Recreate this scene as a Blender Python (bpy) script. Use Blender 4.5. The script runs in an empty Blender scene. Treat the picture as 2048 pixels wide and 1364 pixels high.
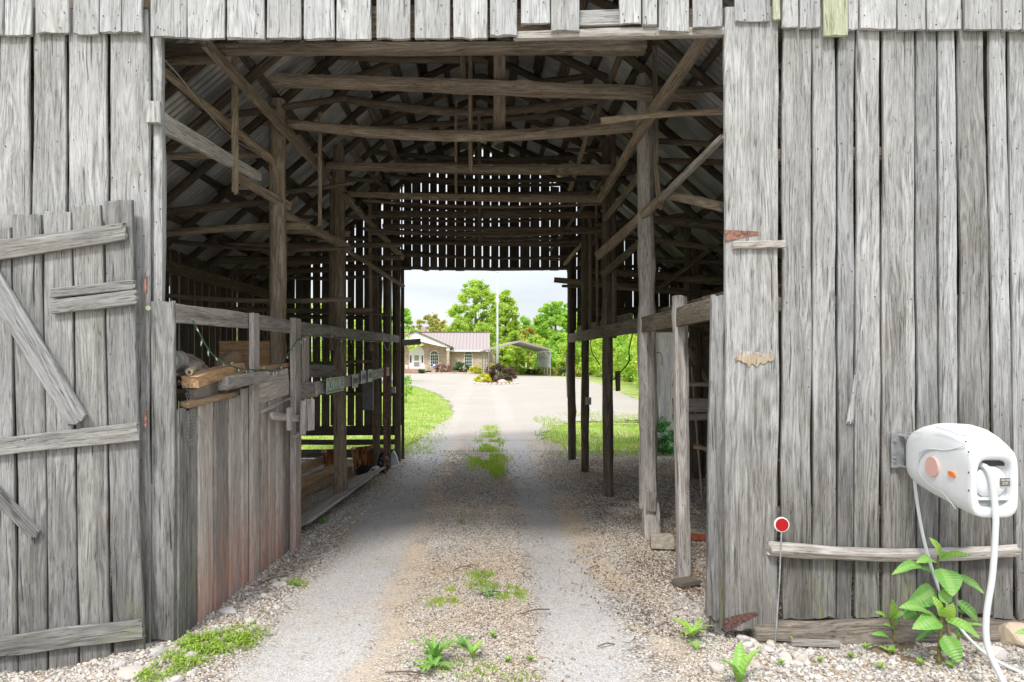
import bpy, math, random
import numpy as np
from mathutils import Vector, Matrix
R = math.radians
random.seed(7)
rng = np.random.default_rng(7)
SC = bpy.context.scene
COL = SC.collection
# ------------------------------------------------------------------ camera
F = 1365.0; VX = 970.0; VY = 715.0; CH = 1.6
cam_d = bpy.data.cameras.new("camera"); cam = bpy.data.objects.new("camera", cam_d); COL.objects.link(cam)
cam.location = (0, 0, CH); cam.rotation_euler = (R(90), 0, 0)
cam_d.sensor_width = 36; cam_d.lens = 36 * F / 2048
cam_d.shift_x = (1024 - VX) / 2048; cam_d.shift_y = -(682 - VY) / 2048
cam_d.clip_end = 2000; cam_d.clip_start = 0.05
SC.camera = cam
# ------------------------------------------------------------------ sky and sun
SUN_EL, SUN_AZ = 52, 200
W = bpy.data.worlds.new("World"); SC.world = W; W.use_nodes = True
nt = W.node_tree; nt.nodes.clear()
def nd(nt, t, **kw):
    n = nt.nodes.new(t)
    for k, v in kw.items():
        if k.startswith('i_'):
            n.inputs[k[2:].replace('_', ' ')].default_value = v
        else: setattr(n, k, v)
    return n
def lk(nt, a, b): nt.links.new(a, b)
sky = nd(nt, 'ShaderNodeTexSky', sky_type='NISHITA'); sky.sun_disc = False
sky.sun_elevation = R(SUN_EL); sky.sun_rotation = R(SUN_AZ)
tc = nd(nt, 'ShaderNodeTexCoord'); sep = nd(nt, 'ShaderNodeSeparateXYZ'); lk(nt, tc.outputs['Generated'], sep.inputs[0])
mp = nd(nt, 'ShaderNodeMapping'); mp.inputs['Scale'].default_value = (1.2, 1.2, 7); lk(nt, tc.outputs['Generated'], mp.inputs[0])
cn = nd(nt, 'ShaderNodeTexNoise'); cn.inputs['Scale'].default_value = 1.6; cn.inputs['Detail'].default_value = 6; cn.inputs['Distortion'].default_value = .4
lk(nt, mp.outputs[0], cn.inputs['Vector'])
elev = nd(nt, 'ShaderNodeValToRGB'); e = elev.color_ramp.elements
e[0].position = 0.0; e[0].color = (3.0, 3.06, 3.14, 1); e[1].position = .9; e[1].color = (10.5, 10.8, 11.3, 1)
lk(nt, sep.outputs[2], elev.inputs[0])
crp = nd(nt, 'ShaderNodeValToRGB'); e = crp.color_ramp.elements
e[0].position = .38; e[0].color = (.76, .78, .81, 1); e[1].position = .62; e[1].color = (1.08, 1.08, 1.08, 1)
lk(nt, cn.outputs[0], crp.inputs[0])
mul = nd(nt, 'ShaderNodeMix', data_type='RGBA', blend_type='MULTIPLY'); mul.inputs[0].default_value = 1
lk(nt, elev.outputs[0], mul.inputs[6]); lk(nt, crp.outputs[0], mul.inputs[7])
mx = nd(nt, 'ShaderNodeMix', data_type='RGBA'); mx.inputs[0].default_value = .88
lk(nt, sky.outputs[0], mx.inputs[6]); lk(nt, mul.outputs[2], mx.inputs[7])
bg = nd(nt, 'ShaderNodeBackground'); bg.inputs[1].default_value = .1
lk(nt, mx.outputs[2], bg.inputs[0]); wo = nd(nt, 'ShaderNodeOutputWorld'); lk(nt, bg.outputs[0], wo.inputs[0])
sd = bpy.data.lights.new("sun", 'SUN'); sd.energy = 1.3; sd.angle = R(10); sd.color = (1, .96, .9)
so = bpy.data.objects.new("sun", sd); COL.objects.link(so); so.location = (0, -10, 30)
a = R(SUN_AZ); el = R(SUN_EL)
sv = Vector((math.sin(a) * math.cos(el), math.cos(a) * math.cos(el), math.sin(el)))
so.rotation_euler = (-sv).to_track_quat('-Z', 'Y').to_euler()
SC.view_settings.view_transform = 'Standard'; SC.view_settings.look = 'None'; SC.view_settings.gamma = 1
SC.view_settings.exposure = 1.28
try:
    SC.cycles.use_denoising = True; SC.cycles.denoiser = 'OPENIMAGEDENOISE'
    SC.cycles.max_bounces = 8; SC.cycles.diffuse_bounces = 6; SC.cycles.transparent_max_bounces = 8
    SC.cycles.sample_clamp_indirect = 4
except Exception: pass
# ------------------------------------------------------------------ helpers
def P(x, y, D):
    """point of the place seen at photo position x, y when it stands D metres away"""
    return Vector(((x - VX) * D / F, D, CH - (y - VY) * D / F))
def sm(a, b, x):
    t = np.clip((x - a) / (b - a), 0, 1); return t * t * (3 - 2 * t)
def sn(n=4, f0=1.0):
    ph = rng.uniform(0, 6.28, n); fr = f0 * (1.7 ** np.arange(n)) * rng.uniform(.8, 1.25, n); am = .7 ** np.arange(n)
    return lambda s: (np.sin(np.multiply.outer(s, fr) * 6.28 + ph) * am).sum(-1) / am.sum()
def vnoise(x, y, seed=0):
    x = np.asarray(x, float); y = np.asarray(y, float)
    xi = np.floor(x).astype(int); yi = np.floor(y).astype(int); fx = x - xi; fy = y - yi
    def h(a, b):
        n = (a * 374761393 + b * 668265263 + seed * 982451653) & 0xffffffff
        n = ((n ^ (n >> 13)) * 1274126177) & 0xffffffff
        return ((n ^ (n >> 16)) & 0xffff) / 65535.0
    u = fx * fx * (3 - 2 * fx); v = fy * fy * (3 - 2 * fy)
    return (h(xi, yi) * (1 - u) + h(xi + 1, yi) * u) * (1 - v) + (h(xi, yi + 1) * (1 - u) + h(xi + 1, yi + 1) * u) * v
class MB:
    def __init__(s): s.v = []; s.wc = []; s.rc = []; s.f = []; s.m = []; s.n = 0
    def add(s, v, faces, wc=None, rc=None, m=0):
        v = np.asarray(v, float).reshape(-1, 3); k = len(v)
        s.v.append(v); s.wc.append(v + 0 if wc is None else np.asarray(wc, float).reshape(-1, 3))
        if rc is None: rc = (random.random(), random.random(), random.random())
        rc = np.asarray(rc, float); s.rc.append(np.tile(rc, (k, 1)) if rc.ndim == 1 else rc)
        o = s.n
        for f in faces: s.f.append([i + o for i in f]); s.m.append(m)
        s.n += k; return s
    def box(s, c, d, m=0, rot=None, rc=None):
        c = np.array(c, float); d = np.array(d, float) / 2
        q = np.array([(x, y, z) for x in (-1, 1) for y in (-1, 1) for z in (-1, 1)], float) * d
        if rot is not None: q = q @ np.array(rot.to_3x3()).T
        return s.add(q + c, [(0, 1, 3, 2), (4, 6, 7, 5), (0, 4, 5, 1), (2, 3, 7, 6), (0, 2, 6, 4), (1, 5, 7, 3)], rc=rc, m=m)
    def prism(s, poly, off, m=0, rc=None):
        """closed 3-D polygon swept by vector off"""
        a = np.array([tuple(p) for p in poly], float); b = a + np.array(tuple(off)); n = len(a)
        fs = [list(range(n))[::-1], list(range(n, 2 * n))] + [(i, (i + 1) % n, n + (i + 1) % n, n + i) for i in range(n)]
        return s.add(np.vstack([a, b]), fs, m=m, rc=rc)
    def board(s, p0, p1, w, t, wd=(1, 0, 0), ea=.003, bow=0, bown=0, rag=(.004, .004), seg=.14, w1=None, nf=4, rc=None, m=0, tops=None):
        p0 = np.array(tuple(p0), float); p1 = np.array(tuple(p1), float); ax = p1 - p0; L = np.linalg.norm(ax); ax /= L
        wd = np.array(wd, float); wd = wd - ax * (wd @ ax); wd /= np.linalg.norm(wd); nn = np.cross(wd, ax)
        w1 = w if w1 is None else w1; S = max(2, int(L / seg)); c = min(.004, t * .22)
        xs = np.linspace(-1, 1, nf + 1); sec = [(x * (1 - 2 * c / w), 1.0) for x in xs] + [(1, 1 - 2 * c / t), (1, -1 + 2 * c / t)] + \
            [(x * (1 - 2 * c / w), -1.0) for x in xs[::-1]] + [(-1, -1 + 2 * c / t), (-1, 1 - 2 * c / t)]
        sec = np.array(sec); K = len(sec); eL, eR, bw, bn, cp = sn(4, .5 * L), sn(4, .5 * L), sn(2, .3 * L), sn(3, .4 * L), random.uniform(-.006, .006)
        rg = [{round(x, 3): random.uniform(-1, 1) for x in list(sec[:, 0])} for _ in (0, 1)]
        V = []; WC = []; off = rng.uniform(-50, 50, 3)
        for k in range(S + 1):
            q = k / S; ww = (w + (w1 - w) * q) / 2
            l = ww + ea * eL(q); r = ww + ea * eR(q)
            x = np.where(sec[:, 0] < 0, sec[:, 0] * l, sec[:, 0] * r)
            y = sec[:, 1] * t / 2 + cp * (sec[:, 0] ** 2 - .4) * (w / .2) + .0012 * bn(q)
            al = np.full(K, q * L)
            if k == 0: al += rag[0] * np.array([rg[0][round(a, 3)] for a in sec[:, 0]])
            if k == S: al += rag[1] * np.array([rg[1][round(a, 3)] for a in sec[:, 0]])
            b = bow * math.sin(math.pi * q) + ea * .7 * bw(q); b2 = bown * math.sin(math.pi * q)
            V.append(p0 + np.outer(x + b, wd) + np.outer(y + b2, nn) + np.outer(al, ax)); WC.append(np.stack([x, y, al], 1) + off)
        F_ = [(k * K + i, k * K + (i + 1) % K, (k + 1) * K + (i + 1) % K, (k + 1) * K + i) for k in range(S) for i in range(K)]
        F_ += [list(range(K))[::-1], list(range(S * K, S * K + K))]
        return s.add(np.vstack(V), F_, np.vstack(WC), rc, m)
    def log(s, p0, p1, r0, r1=None, bend=(0, 0, 0), nr=12, amp=.08, seg=.13, rc=None, m=0, sq=0, knots=.5):
        p0 = np.array(tuple(p0), float); p1 = np.array(tuple(p1), float); ax = p1 - p0; L = np.linalg.norm(ax); ax /= L
        r1 = r0 if r1 is None else r1; S = max(3, int(L / seg)); u = np.cross(ax, (0, 0, 1) if abs(ax[2]) < .8 else (0, 1, 0)); u /= np.linalg.norm(u); v = np.cross(ax, u)
        th = np.arange(nr) / nr * 2 * math.pi + (math.pi / nr if sq else 0); V = []; WC = []; off = rng.uniform(-50, 50, 3); bend = np.array(bend, float)
        f1, f2, g1, g2 = sn(4, .7 * L), sn(4, .7 * L), sn(4, .6 * L), sn(3, .5 * L); h = [sn(3, .4 * L) for _ in range(nr)]
        kn = [(random.random(), random.uniform(0, 6.28)) for _ in range(int(L * knots * 2))]
        for k in range(S + 1):
            q = k / S; r = (r0 + (r1 - r0) * q) * (1 + amp * f1(q))
            rr = r * (1 + amp * .7 * np.array([h[i](q) for i in range(nr)]))
            if sq: rr *= np.minimum(1.22, 1 / np.maximum(abs(np.cos(th)), abs(np.sin(th)))) * .93
            for (kq, ka) in kn:
                rr += r * .28 * np.exp(-((q - kq) * L / (r * .9)) ** 2) * np.maximum(0, np.cos(th - ka)) ** 4
            c = p0 + ax * (q * L) + bend * math.sin(math.pi * q) + u * (amp * .35 * r0 * g1(q)) + v * (amp * .35 * r0 * g2(q))
            al = rng.uniform(-.012, .012, nr) if k in (0, S) else 0
            V.append(c + np.outer(np.cos(th) * rr, u) + np.outer(np.sin(th) * rr, v) + np.outer(al + np.zeros(nr), ax))
            WC.append(np.stack([np.cos(th) * rr, np.sin(th) * rr, np.full(nr, q * L)], 1) + off)
        F_ = [(k * nr + i, k * nr + (i + 1) % nr, (k + 1) * nr + (i + 1) % nr, (k + 1) * nr + i) for k in range(S) for i in range(nr)]
        F_ += [list(range(nr))[::-1], list(range(S * nr, S * nr + nr))]
        return s.add(np.vstack(V), F_, np.vstack(WC), rc, m)
    def tube(s, pts, r, nr=8, m=0, rc=None, r1=None):
        pts = [np.array(tuple(p), float) for p in pts]; n = len(pts); V = []
        up = None
        for i, p in enumerate(pts):
            t = pts[min(i + 1, n - 1)] - pts[max(i - 1, 0)]; t /= (np.linalg.norm(t) + 1e-9)
            if up is None: up = np.cross(t, (0.1, .2, 1) if abs(t[2]) < .9 else (1, 0, 0)); up /= np.linalg.norm(up)
            up = up - t * (up @ t); up /= np.linalg.norm(up); w = np.cross(t, up)
            rad = r if r1 is None else r + (r1 - r) * i / (n - 1)
            for j in range(nr):
                a = 2 * math.pi * j / nr; V.append(p + (math.cos(a) * up + math.sin(a) * w) * rad)
        F_ = [(k * nr + i, k * nr + (i + 1) % nr, (k + 1) * nr + (i + 1) % nr, (k + 1) * nr + i) for k in range(n - 1) for i in range(nr)]
        F_ += [list(range(nr))[::-1], list(range((n - 1) * nr, n * nr))]
        return s.add(V, F_, rc=rc, m=m)
    def build(s, name, mats, parent=None, org=None, smooth=False):
        me = bpy.data.meshes.new(name); v = np.vstack(s.v)
        if org is None: org = Vector((0, 0, 0))
        me.from_pydata((v - np.array(tuple(org))).tolist(), [], s.f)
        at = me.attributes.new('wc', 'FLOAT_VECTOR', 'POINT'); at.data.foreach_set('vector', np.vstack(s.wc).ravel())
        rc = np.vstack(s.rc); at = me.attributes.new('rc', 'FLOAT_COLOR', 'POINT'); at.data.foreach_set('color', np.hstack([rc, np.ones((len(rc), 1))]).ravel())
        for m in (mats if isinstance(mats, (list, tuple)) else [mats]): me.materials.append(m)
        me.polygons.foreach_set('material_index', s.m)
        if smooth: me.polygons.foreach_set('use_smooth', [True] * len(me.polygons))
        me.update()
        o = bpy.data.objects.new(name, me); COL.objects.link(o)
        if parent is not None: o.parent = parent
        else: o.location = org
        return o
def spline(pts, n=24):
    pts = [Vector(p) for p in pts]; out = []; pp = [pts[0] * 2 - pts[1]] + pts + [pts[-1] * 2 - pts[-2]]
    for i in range(1, len(pp) - 2):
        k = max(2, n // (len(pts) - 1))
        for j in range(k):
            t = j / k; a, b, c, d = pp[i - 1:i + 3]
            out.append(.5 * (2 * b + (c - a) * t + (2 * a - 5 * b + 4 * c - d) * t * t + (3 * b - a - 3 * c + d) * t ** 3))
    return out + [pts[-1]]
def tag(o, label=None, cat=None, group=None, kind=None):
    if label: o['label'] = label
    if cat: o['category'] = cat
    if group: o['group'] = group
    if kind: o['kind'] = kind
    return o
def empty(name, loc, label, cat, group=None):
    o = bpy.data.objects.new(name, None); COL.objects.link(o); o.location = loc; o.empty_display_size = .1
    return tag(o, label, cat, group)
def fastmesh(name, V, faces_idx, nv, mats, rc=None, smooth=False):
    """uniform n-gon soup from numpy arrays"""
    me = bpy.data.meshes.new(name); V = np.ascontiguousarray(V, dtype=np.float32); fi = np.ascontiguousarray(faces_idx, dtype=np.int32)
    me.vertices.add(len(V)); me.vertices.foreach_set('co', V.ravel())
    me.loops.add(fi.size); me.loops.foreach_set('vertex_index', fi.ravel())
    me.polygons.add(len(fi)); me.polygons.foreach_set('loop_start', np.arange(len(fi), dtype=np.int32) * nv)
    if smooth: me.polygons.foreach_set('use_smooth', np.ones(len(fi), bool))
    me.update(calc_edges=True)
    if rc is not None:
        at = me.attributes.new('rc', 'FLOAT_COLOR', 'POINT'); at.data.foreach_set('color', np.hstack([rc, np.ones((len(rc), 1))]).astype(np.float32).ravel())
    for m in mats: me.materials.append(m)
    o = bpy.data.objects.new(name, me); COL.objects.link(o); return o
# ------------------------------------------------------------------ materials
class G:
    """small node-graph helper"""
    def __init__(s, name, rough=.85, spec=.2):
        s.m = bpy.data.materials.new(name); s.m.use_nodes = True; s.t = s.m.node_tree; s.t.nodes.clear()
        s.b = s.n('ShaderNodeBsdfPrincipled'); s.o = s.n('ShaderNodeOutputMaterial'); s.l(s.b.outputs[0], s.o.inputs[0])
        s.b.inputs['Roughness'].default_value = rough; s.b.inputs['Specular IOR Level'].default_value = spec
    def n(s, t, **k): return nd(s.t, t, **k)
    def l(s, a, b): s.t.links.new(a, b)
    def put(s, inp, v):
        if hasattr(v, 'is_linked'): s.l(v, inp)
        elif isinstance(v, (tuple, list)) and len(v) == 3 and inp.type == 'RGBA': inp.default_value = (*v, 1)
        else: inp.default_value = v
    def attr(s, n, sock='Vector'): return s.n('ShaderNodeAttribute', attribute_name=n).outputs[sock]
    def vmul(s, v, k):
        n = s.n('ShaderNodeVectorMath', operation='MULTIPLY'); s.l(v, n.inputs[0]); n.inputs[1].default_value = k; return n.outputs[0]
    def vadd(s, v, k):
        n = s.n('ShaderNodeVectorMath', operation='ADD'); s.l(v, n.inputs[0]); s.put(n.inputs[1], k); return n.outputs[0]
    def noise(s, v, sc=1, det=3, rough=.55, dist=0, out=0):
        n = s.n('ShaderNodeTexNoise'); s.l(v, n.inputs['Vector']); n.inputs['Scale'].default_value = sc; n.inputs['Detail'].default_value = det
        n.inputs['Roughness'].default_value = rough; n.inputs['Distortion'].default_value = dist; return n.outputs[out]
    def vor(s, v, sc=1, out='Distance', feat='F1', rnd=1):
        n = s.n('ShaderNodeTexVoronoi', feature=feat); s.l(v, n.inputs['Vector']); n.inputs['Scale'].default_value = sc; n.inputs['Randomness'].default_value = rnd
        return n.outputs[out]
    def ramp(s, v, stops):
        n = s.n('ShaderNodeValToRGB'); cr = n.color_ramp
        while len(cr.elements) < len(stops): cr.elements.new(.5)
        for e, (p, c) in zip(cr.elements, stops):
            e.position = p; e.color = (*c, 1) if isinstance(c, (tuple, list)) else (c, c, c, 1)
        s.l(v, n.inputs[0]); return n.outputs[0]
    def mr(s, v, a, b, c=0., d=1., smooth=True):
        n = s.n('ShaderNodeMapRange', interpolation_type='SMOOTHSTEP' if smooth else 'LINEAR'); s.l(v, n.inputs[0])
        for i, q in zip((1, 2, 3, 4), (a, b, c, d)): n.inputs[i].default_value = q
        return n.outputs[0]
    def ma(s, op, a, b=0.):
        n = s.n('ShaderNodeMath', operation=op); s.put(n.inputs[0], a); s.put(n.inputs[1], b); return n.outputs[0]
    def mix(s, f, a, b, bt='MIX'):
        n = s.n('ShaderNodeMix', data_type='RGBA', blend_type=bt); s.put(n.inputs[0], f); s.put(n.inputs[6], a); s.put(n.inputs[7], b); return n.outputs[2]
    def bump(s, h, st=.5, d=.01, nrm=None):
        n = s.n('ShaderNodeBump'); n.inputs['Strength'].default_value = st; n.inputs['Distance'].default_value = d; s.l(h, n.inputs['Height'])
        if nrm is not None: s.l(nrm, n.inputs['Normal'])
        return n.outputs[0]
    def xyz(s, v):
        n = s.n('ShaderNodeSeparateXYZ'); s.l(v, n.inputs[0]); return n.outputs
    def base(s, c): s.put(s.b.inputs['Base Color'], c)
    def normal(s, v): s.l(v, s.b.inputs['Normal'])
    def pos(s): return s.n('ShaderNodeNewGeometry').outputs['Position']
def wood(name, dark, mid, light, crack=.8, tint=(1, .93, .82), tintf=.35, var=.35, bumps=.6, low=None, lowz=(.2, 1.5), moss=0., red=0., knot=1.):
    g = G(name, .88, .12); wc = g.attr('wc'); rc = g.n('ShaderNodeSeparateColor'); g.l(g.attr('rc', 'Color'), rc.inputs[0])
    wav = g.noise(g.vmul(wc, (4, 4, 1.6)), 1, 2, out=1)
    wv = g.vmul(g.vadd(wav, (-.5, -.5, -.5)), (.05, .05, 0)); c = g.vadd(wc, wv)
    kd = g.vor(g.vmul(c, (5, 5, 1.5)), 1); kn = g.mr(kd, .0, .17, 1, 0)           # knots: grain bends round them
    n1 = g.noise(g.vmul(c, (170, 170, 8)), 1, 4, .75)
    n2 = g.noise(g.vmul(c, (38, 38, 1.8)), 1, 5, .7)
    n4 = g.noise(g.vmul(c, (330, 330, 22)), 1, 2, .7)
    n3 = g.noise(g.vmul(wc, (5, 5, 1.1)), 1, 4, .6)
    cont = g.noise(g.vmul(c, (6.5, 6.5, .5)), 1, 1.5, .5); ctl = g.mr(g.ma('SINE', g.ma('MULTIPLY', cont, 120.)), -1, 1, 0, 1, False)
    sub_ = g.noise(g.vmul(wc, (12, 12, 3)), 1, 4, .65); ctl = g.ma('ADD', g.ma('MULTIPLY', g.ma('SUBTRACT', ctl, .5), g.mr(sub_, .4, .65)), .5)
    h = g.ma('ADD', g.ma('MULTIPLY', n1, .40), g.ma('MULTIPLY', n2, .26)); h = g.ma('ADD', h, g.ma('MULTIPLY', n3, .14)); h = g.ma('ADD', h, g.ma('MULTIPLY', n4, .15)); h = g.ma('ADD', h, g.ma('MULTIPLY', g.ma('SUBTRACT', ctl, .5), .13)); h = g.ma('ADD', h, g.ma('MULTIPLY', g.ma('SUBTRACT', sub_, .5), .16)); h = g.ma('ADD', h, .025)
    col = g.ramp(h, [(.37, dark), (.48, mid), (.60, light)])
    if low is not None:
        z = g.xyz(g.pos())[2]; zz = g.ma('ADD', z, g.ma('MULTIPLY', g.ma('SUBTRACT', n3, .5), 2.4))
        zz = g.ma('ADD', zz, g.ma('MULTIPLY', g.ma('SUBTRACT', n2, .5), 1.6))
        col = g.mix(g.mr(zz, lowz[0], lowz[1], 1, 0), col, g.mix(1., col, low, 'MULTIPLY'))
    col = g.mix(g.ma('MULTIPLY', rc.outputs[1], tintf), col, g.mix(1., col, tint, 'MULTIPLY'))
    br = g.mr(rc.outputs[0], 0, 1, 1 - var, 1 + var * .25, False); comb = g.n('ShaderNodeCombineColor')
    for i in range(3): g.l(br, comb.inputs[i])
    col = g.mix(1., col, comb.outputs[0], 'MULTIPLY')
    ck = g.noise(g.vmul(c, (60, 60, 1.5)), 1, 3, .6); ckm = g.mr(ck, .30, .36, 1, 0)
    ck2 = g.noise(g.vmul(c, (150, 150, 7)), 1, 3, .6); ckm2 = g.mr(ck2, .31, .40, 1, 0)
    cm = g.ma('MAXIMUM', ckm, g.ma('MULTIPLY', ckm2, .7))
    col = g.mix(g.ma('MULTIPLY', cm, crack), col, tuple(x * .22 for x in dark))
    kk = g.mr(kd, .03, .10, 1, 0); kc = g.vor(g.vmul(c, (5, 5, 1.5)), 1, 'Color'); kp = g.ma('GREATER_THAN', g.xyz(kc)[0], .62)
    col = g.mix(g.ma('MULTIPLY', g.ma('MULTIPLY', kk, kp), .75 * knot), col, tuple(x * .35 for x in dark))
    sp = g.vor(g.vmul(wc, (26, 26, 17)), 1); spc = g.vor(g.vmul(wc, (26, 26, 17)), 1, 'Color'); spm = g.ma('MULTIPLY', g.mr(sp, .07, .12, 1, 0), g.ma('GREATER_THAN', g.xyz(spc)[1], .86))
    col = g.mix(g.ma('MULTIPLY', spm, .8), col, tuple(x * .3 for x in dark))
    st = g.noise(g.vmul(wc, (17, 17, .55)), 1, 4, .7); stm = g.mr(st, .54, .66); st2 = g.noise(g.vmul(wc, (3.5, 3.5, 2.2)), 1, 5, .75)
    col = g.mix(g.ma('MULTIPLY', stm, .55), col, g.mix(1., col, (.52, .50, .47), 'MULTIPLY')); col = g.mix(g.mr(st2, .52, .68, 0, .5), col, g.mix(1., col, (.84, .81, .74), 'MULTIPLY'))
    if moss:
        z = g.xyz(g.pos())[2]; mn = g.noise(g.vmul(wc, (9, 9, 2.2)), 1, 5, .7)
        mm = g.ma('MULTIPLY', g.mr(mn, .54, .68), g.mr(z, .1, .7, 1, .06)); col = g.mix(g.ma('MULTIPLY', mm, moss), col, (.22, .25, .08))
    if red:
        z = g.xyz(g.pos())[2]; rn = g.noise(g.vmul(wc, (16, 16, .8)), 1, 4, .65)
        zz = g.ma('ADD', z, g.ma('MULTIPLY', g.ma('SUBTRACT', rn, .5), 2.4)); col = g.mix(g.ma('MULTIPLY', g.ma('MULTIPLY', g.mr(zz, .1, .75, 1, 0), g.ma('MULTIPLY', g.mr(rc.outputs[2], .15, .7), g.mr(g.noise(g.vmul(wc, (30, 30, 5)), 1, 5, .75), .40, .60, .35, 1))), red), col, (.50, .27, .20))
    g.base(col)
    hh = g.ma('SUBTRACT', g.ma('ADD', g.ma('MULTIPLY', n1, .6), g.ma('MULTIPLY', n2, .8)), g.ma('MULTIPLY', cm, 1.3)); hh = g.ma('SUBTRACT', hh, g.ma('MULTIPLY', spm, .8))
    g.normal(g.bump(hh, bumps, .006)); return g.m
def simple(name, c, rough=.5, spec=.4, metal=0, var=.0, sc=30, bump=0):
    g = G(name, rough, spec); g.b.inputs['Metallic'].default_value = metal
    n = g.noise(g.pos(), sc, 4, .6)
    if var: g.base(g.mix(g.mr(n, .35, .65), tuple(x * (1 - var) for x in c), tuple(min(1, x * (1 + var * .6)) for x in c)))
    else: g.base(c)
    if bump: g.normal(g.bump(n, bump, .01))
    return g.m
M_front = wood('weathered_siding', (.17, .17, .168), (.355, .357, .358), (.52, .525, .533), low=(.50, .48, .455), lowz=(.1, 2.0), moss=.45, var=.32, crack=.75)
M_upper = wood('weathered_upper_siding', (.25, .25, .25), (.43, .432, .434), (.575, .58, .588), var=.18, crack=.7, tintf=.15)
M_door = wood('weathered_door_boards', (.135, .135, .132), (.26, .26, .255), (.395, .395, .387), low=(.66, .65, .64), lowz=(.1, 1.3), var=.22, moss=.35, crack=.9)
M_stall = wood('stall_boards', (.24, .22, .208), (.46, .43, .41), (.66, .635, .615), red=.85, var=.5, tintf=.5, tint=(1, .88, .78), crack=.6)
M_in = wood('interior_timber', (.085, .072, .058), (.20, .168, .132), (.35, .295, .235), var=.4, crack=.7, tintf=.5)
M_pole = wood('interior_poles', (.13, .107, .082), (.30, .25, .195), (.51, .435, .345), var=.45, crack=.8, tintf=.6)
M_post = wood('grey_post', (.20, .185, .17), (.43, .405, .38), (.64, .61, .585), var=.35, crack=.9)
M_back = wood('back_boards', (.07, .06, .05), (.15, .13, .11), (.24, .21, .18), var=.4)
M_new = wood('lumber', (.30, .19, .10), (.48, .33, .20), (.62, .47, .32), var=.3, crack=.4)
M_mossb = wood('mossy_board', (.22, .23, .15), (.40, .41, .30), (.55, .55, .47), var=.05, tint=(.9, 1, .62), tintf=.5)
M_sill = wood('rotten_sill', (.06, .05, .042), (.17, .145, .12), (.30, .26, .22), var=.2, crack=1., tint=(1, .8, .6), tintf=.3)
M_shed = wood('shed_boards', (.30, .29, .29), (.50, .49, .49), (.62, .61, .61), var=.15, crack=.5)
g = G('corrugated_metal', .45, .5); g.b.inputs['Metallic'].default_value = .5
n = g.noise(g.vmul(g.pos(), (2, 2, 2)), 1, 4, .6); g.base(g.mix(g.mr(n, .35, .7), (.34, .35, .36), (.62, .63, .65))); M_tin = g.m
M_rust = simple('rusty_iron', (.25, .13, .10), .9, .2, 0, .5, 40, .5)
M_rust2 = simple('dark_rusty_iron', (.13, .07, .062), .9, .2, 0, .5, 60, .5)
M_dark = simple('dark_metal', (.04, .04, .045), .5, .4)
M_steel = simple('galvanised_steel', (.42, .43, .44), .4, .5, .6, .2, 20)
M_white = simple('white_paint', (.80, .80, .78), .5, .4, 0, .06, 8)
M_wire = simple('wire', (.45, .46, .44), .5, .4, .5)
M_greenwire = simple('green_cable', (.09, .16, .10), .5, .4)
M_bulb = simple('clear_bulb', (.62, .72, .66), .15, .6)
# ground
def stone_col(g, v, tanf):
    c = g.ramp(v, [(0, (.24, .215, .19)), (.2, (.42, .40, .385)), (.55, (.58, .565, .55)), (.75, (.52, .455, .37)), (.88, (.64, .625, .605)), (1, (.80, .79, .775))])
    return g.mix(tanf, c, g.mix(1., c, (1., .86, .68), 'MULTIPLY'))
g = G('gravel_ground', .95, .1); p = g.pos(); x, y, z = g.xyz(p)
wob = g.ma('ADD', g.ma('MULTIPLY', g.ma('SUBTRACT', g.noise(g.vmul(p, (.8, .8, 0)), 1, 3), .5), .45), g.ma('MULTIPLY', g.ma('SUBTRACT', g.noise(g.vmul(p, (7, 5, 0)), 1, 4, .7), .5), .22))
lat = g.ma('ADD', x, wob)
tr1 = g.ma('ABSOLUTE', g.ma('ADD', lat, .95)); tr2 = g.ma('ABSOLUTE', g.ma('SUBTRACT', lat, .55))
tr = g.ma('MAXIMUM', g.mr(tr1, .18, .42, 1, 0), g.mr(tr2, .12, .30, 1, 0))
tred = g.ma('MAXIMUM', g.mr(g.ma('ABSOLUTE', g.ma('ADD', lat, .56)), .03, .17, 1, 0), g.mr(g.ma('ABSOLUTE', g.ma('SUBTRACT', lat, .90)), .04, .2, 1, 0))
fade = g.mr(y, 9, 22, 1, .15)
vd = g.vor(p, 62); vc = g.vor(p, 62, 'Color'); fd = g.vor(p, 150); fc = g.vor(p, 150, 'Color')
big = g.noise(p, .9, 5, .65); tanf = g.mr(big, .42, .62)
stones = stone_col(g, g.xyz(vc)[0], tanf); gapm = g.mr(vd, .45, .75)
stones = g.mix(g.ma('MULTIPLY', gapm, .85), stones, (.15, .11, .08))
fine = stone_col(g, g.xyz(fc)[1], g.ma('MULTIPLY', tanf, .4)); fine = g.mix(g.mr(fd, .5, .8, 0, .35), fine, (.32, .29, .26))
fine = g.mix(.30, fine, g.mix(g.mr(g.noise(p, 2.2, 4), .35, .65), (.53, .525, .53), (.66, .62, .57)))
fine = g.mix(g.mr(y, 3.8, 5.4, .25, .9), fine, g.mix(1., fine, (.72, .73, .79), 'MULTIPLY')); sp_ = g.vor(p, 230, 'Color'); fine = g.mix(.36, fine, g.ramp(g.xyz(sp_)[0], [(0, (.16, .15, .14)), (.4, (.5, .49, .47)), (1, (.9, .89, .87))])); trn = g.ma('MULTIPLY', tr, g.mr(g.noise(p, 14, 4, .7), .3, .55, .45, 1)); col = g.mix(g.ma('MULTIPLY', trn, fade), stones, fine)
dirt = g.mix(g.noise(p, 40, 4, .7), (.44, .34, .24), (.72, .61, .48))
col = g.mix(g.ma('MULTIPLY', g.ma('MULTIPLY', tred, .85), g.ma('MULTIPLY', fade, g.mr(g.noise(p, 1.7, 3), .36, .56))), col, dirt)
mulch = g.mix(g.noise(p, 60, 4, .7), (.10, .065, .04), (.34, .24, .16))
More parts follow.
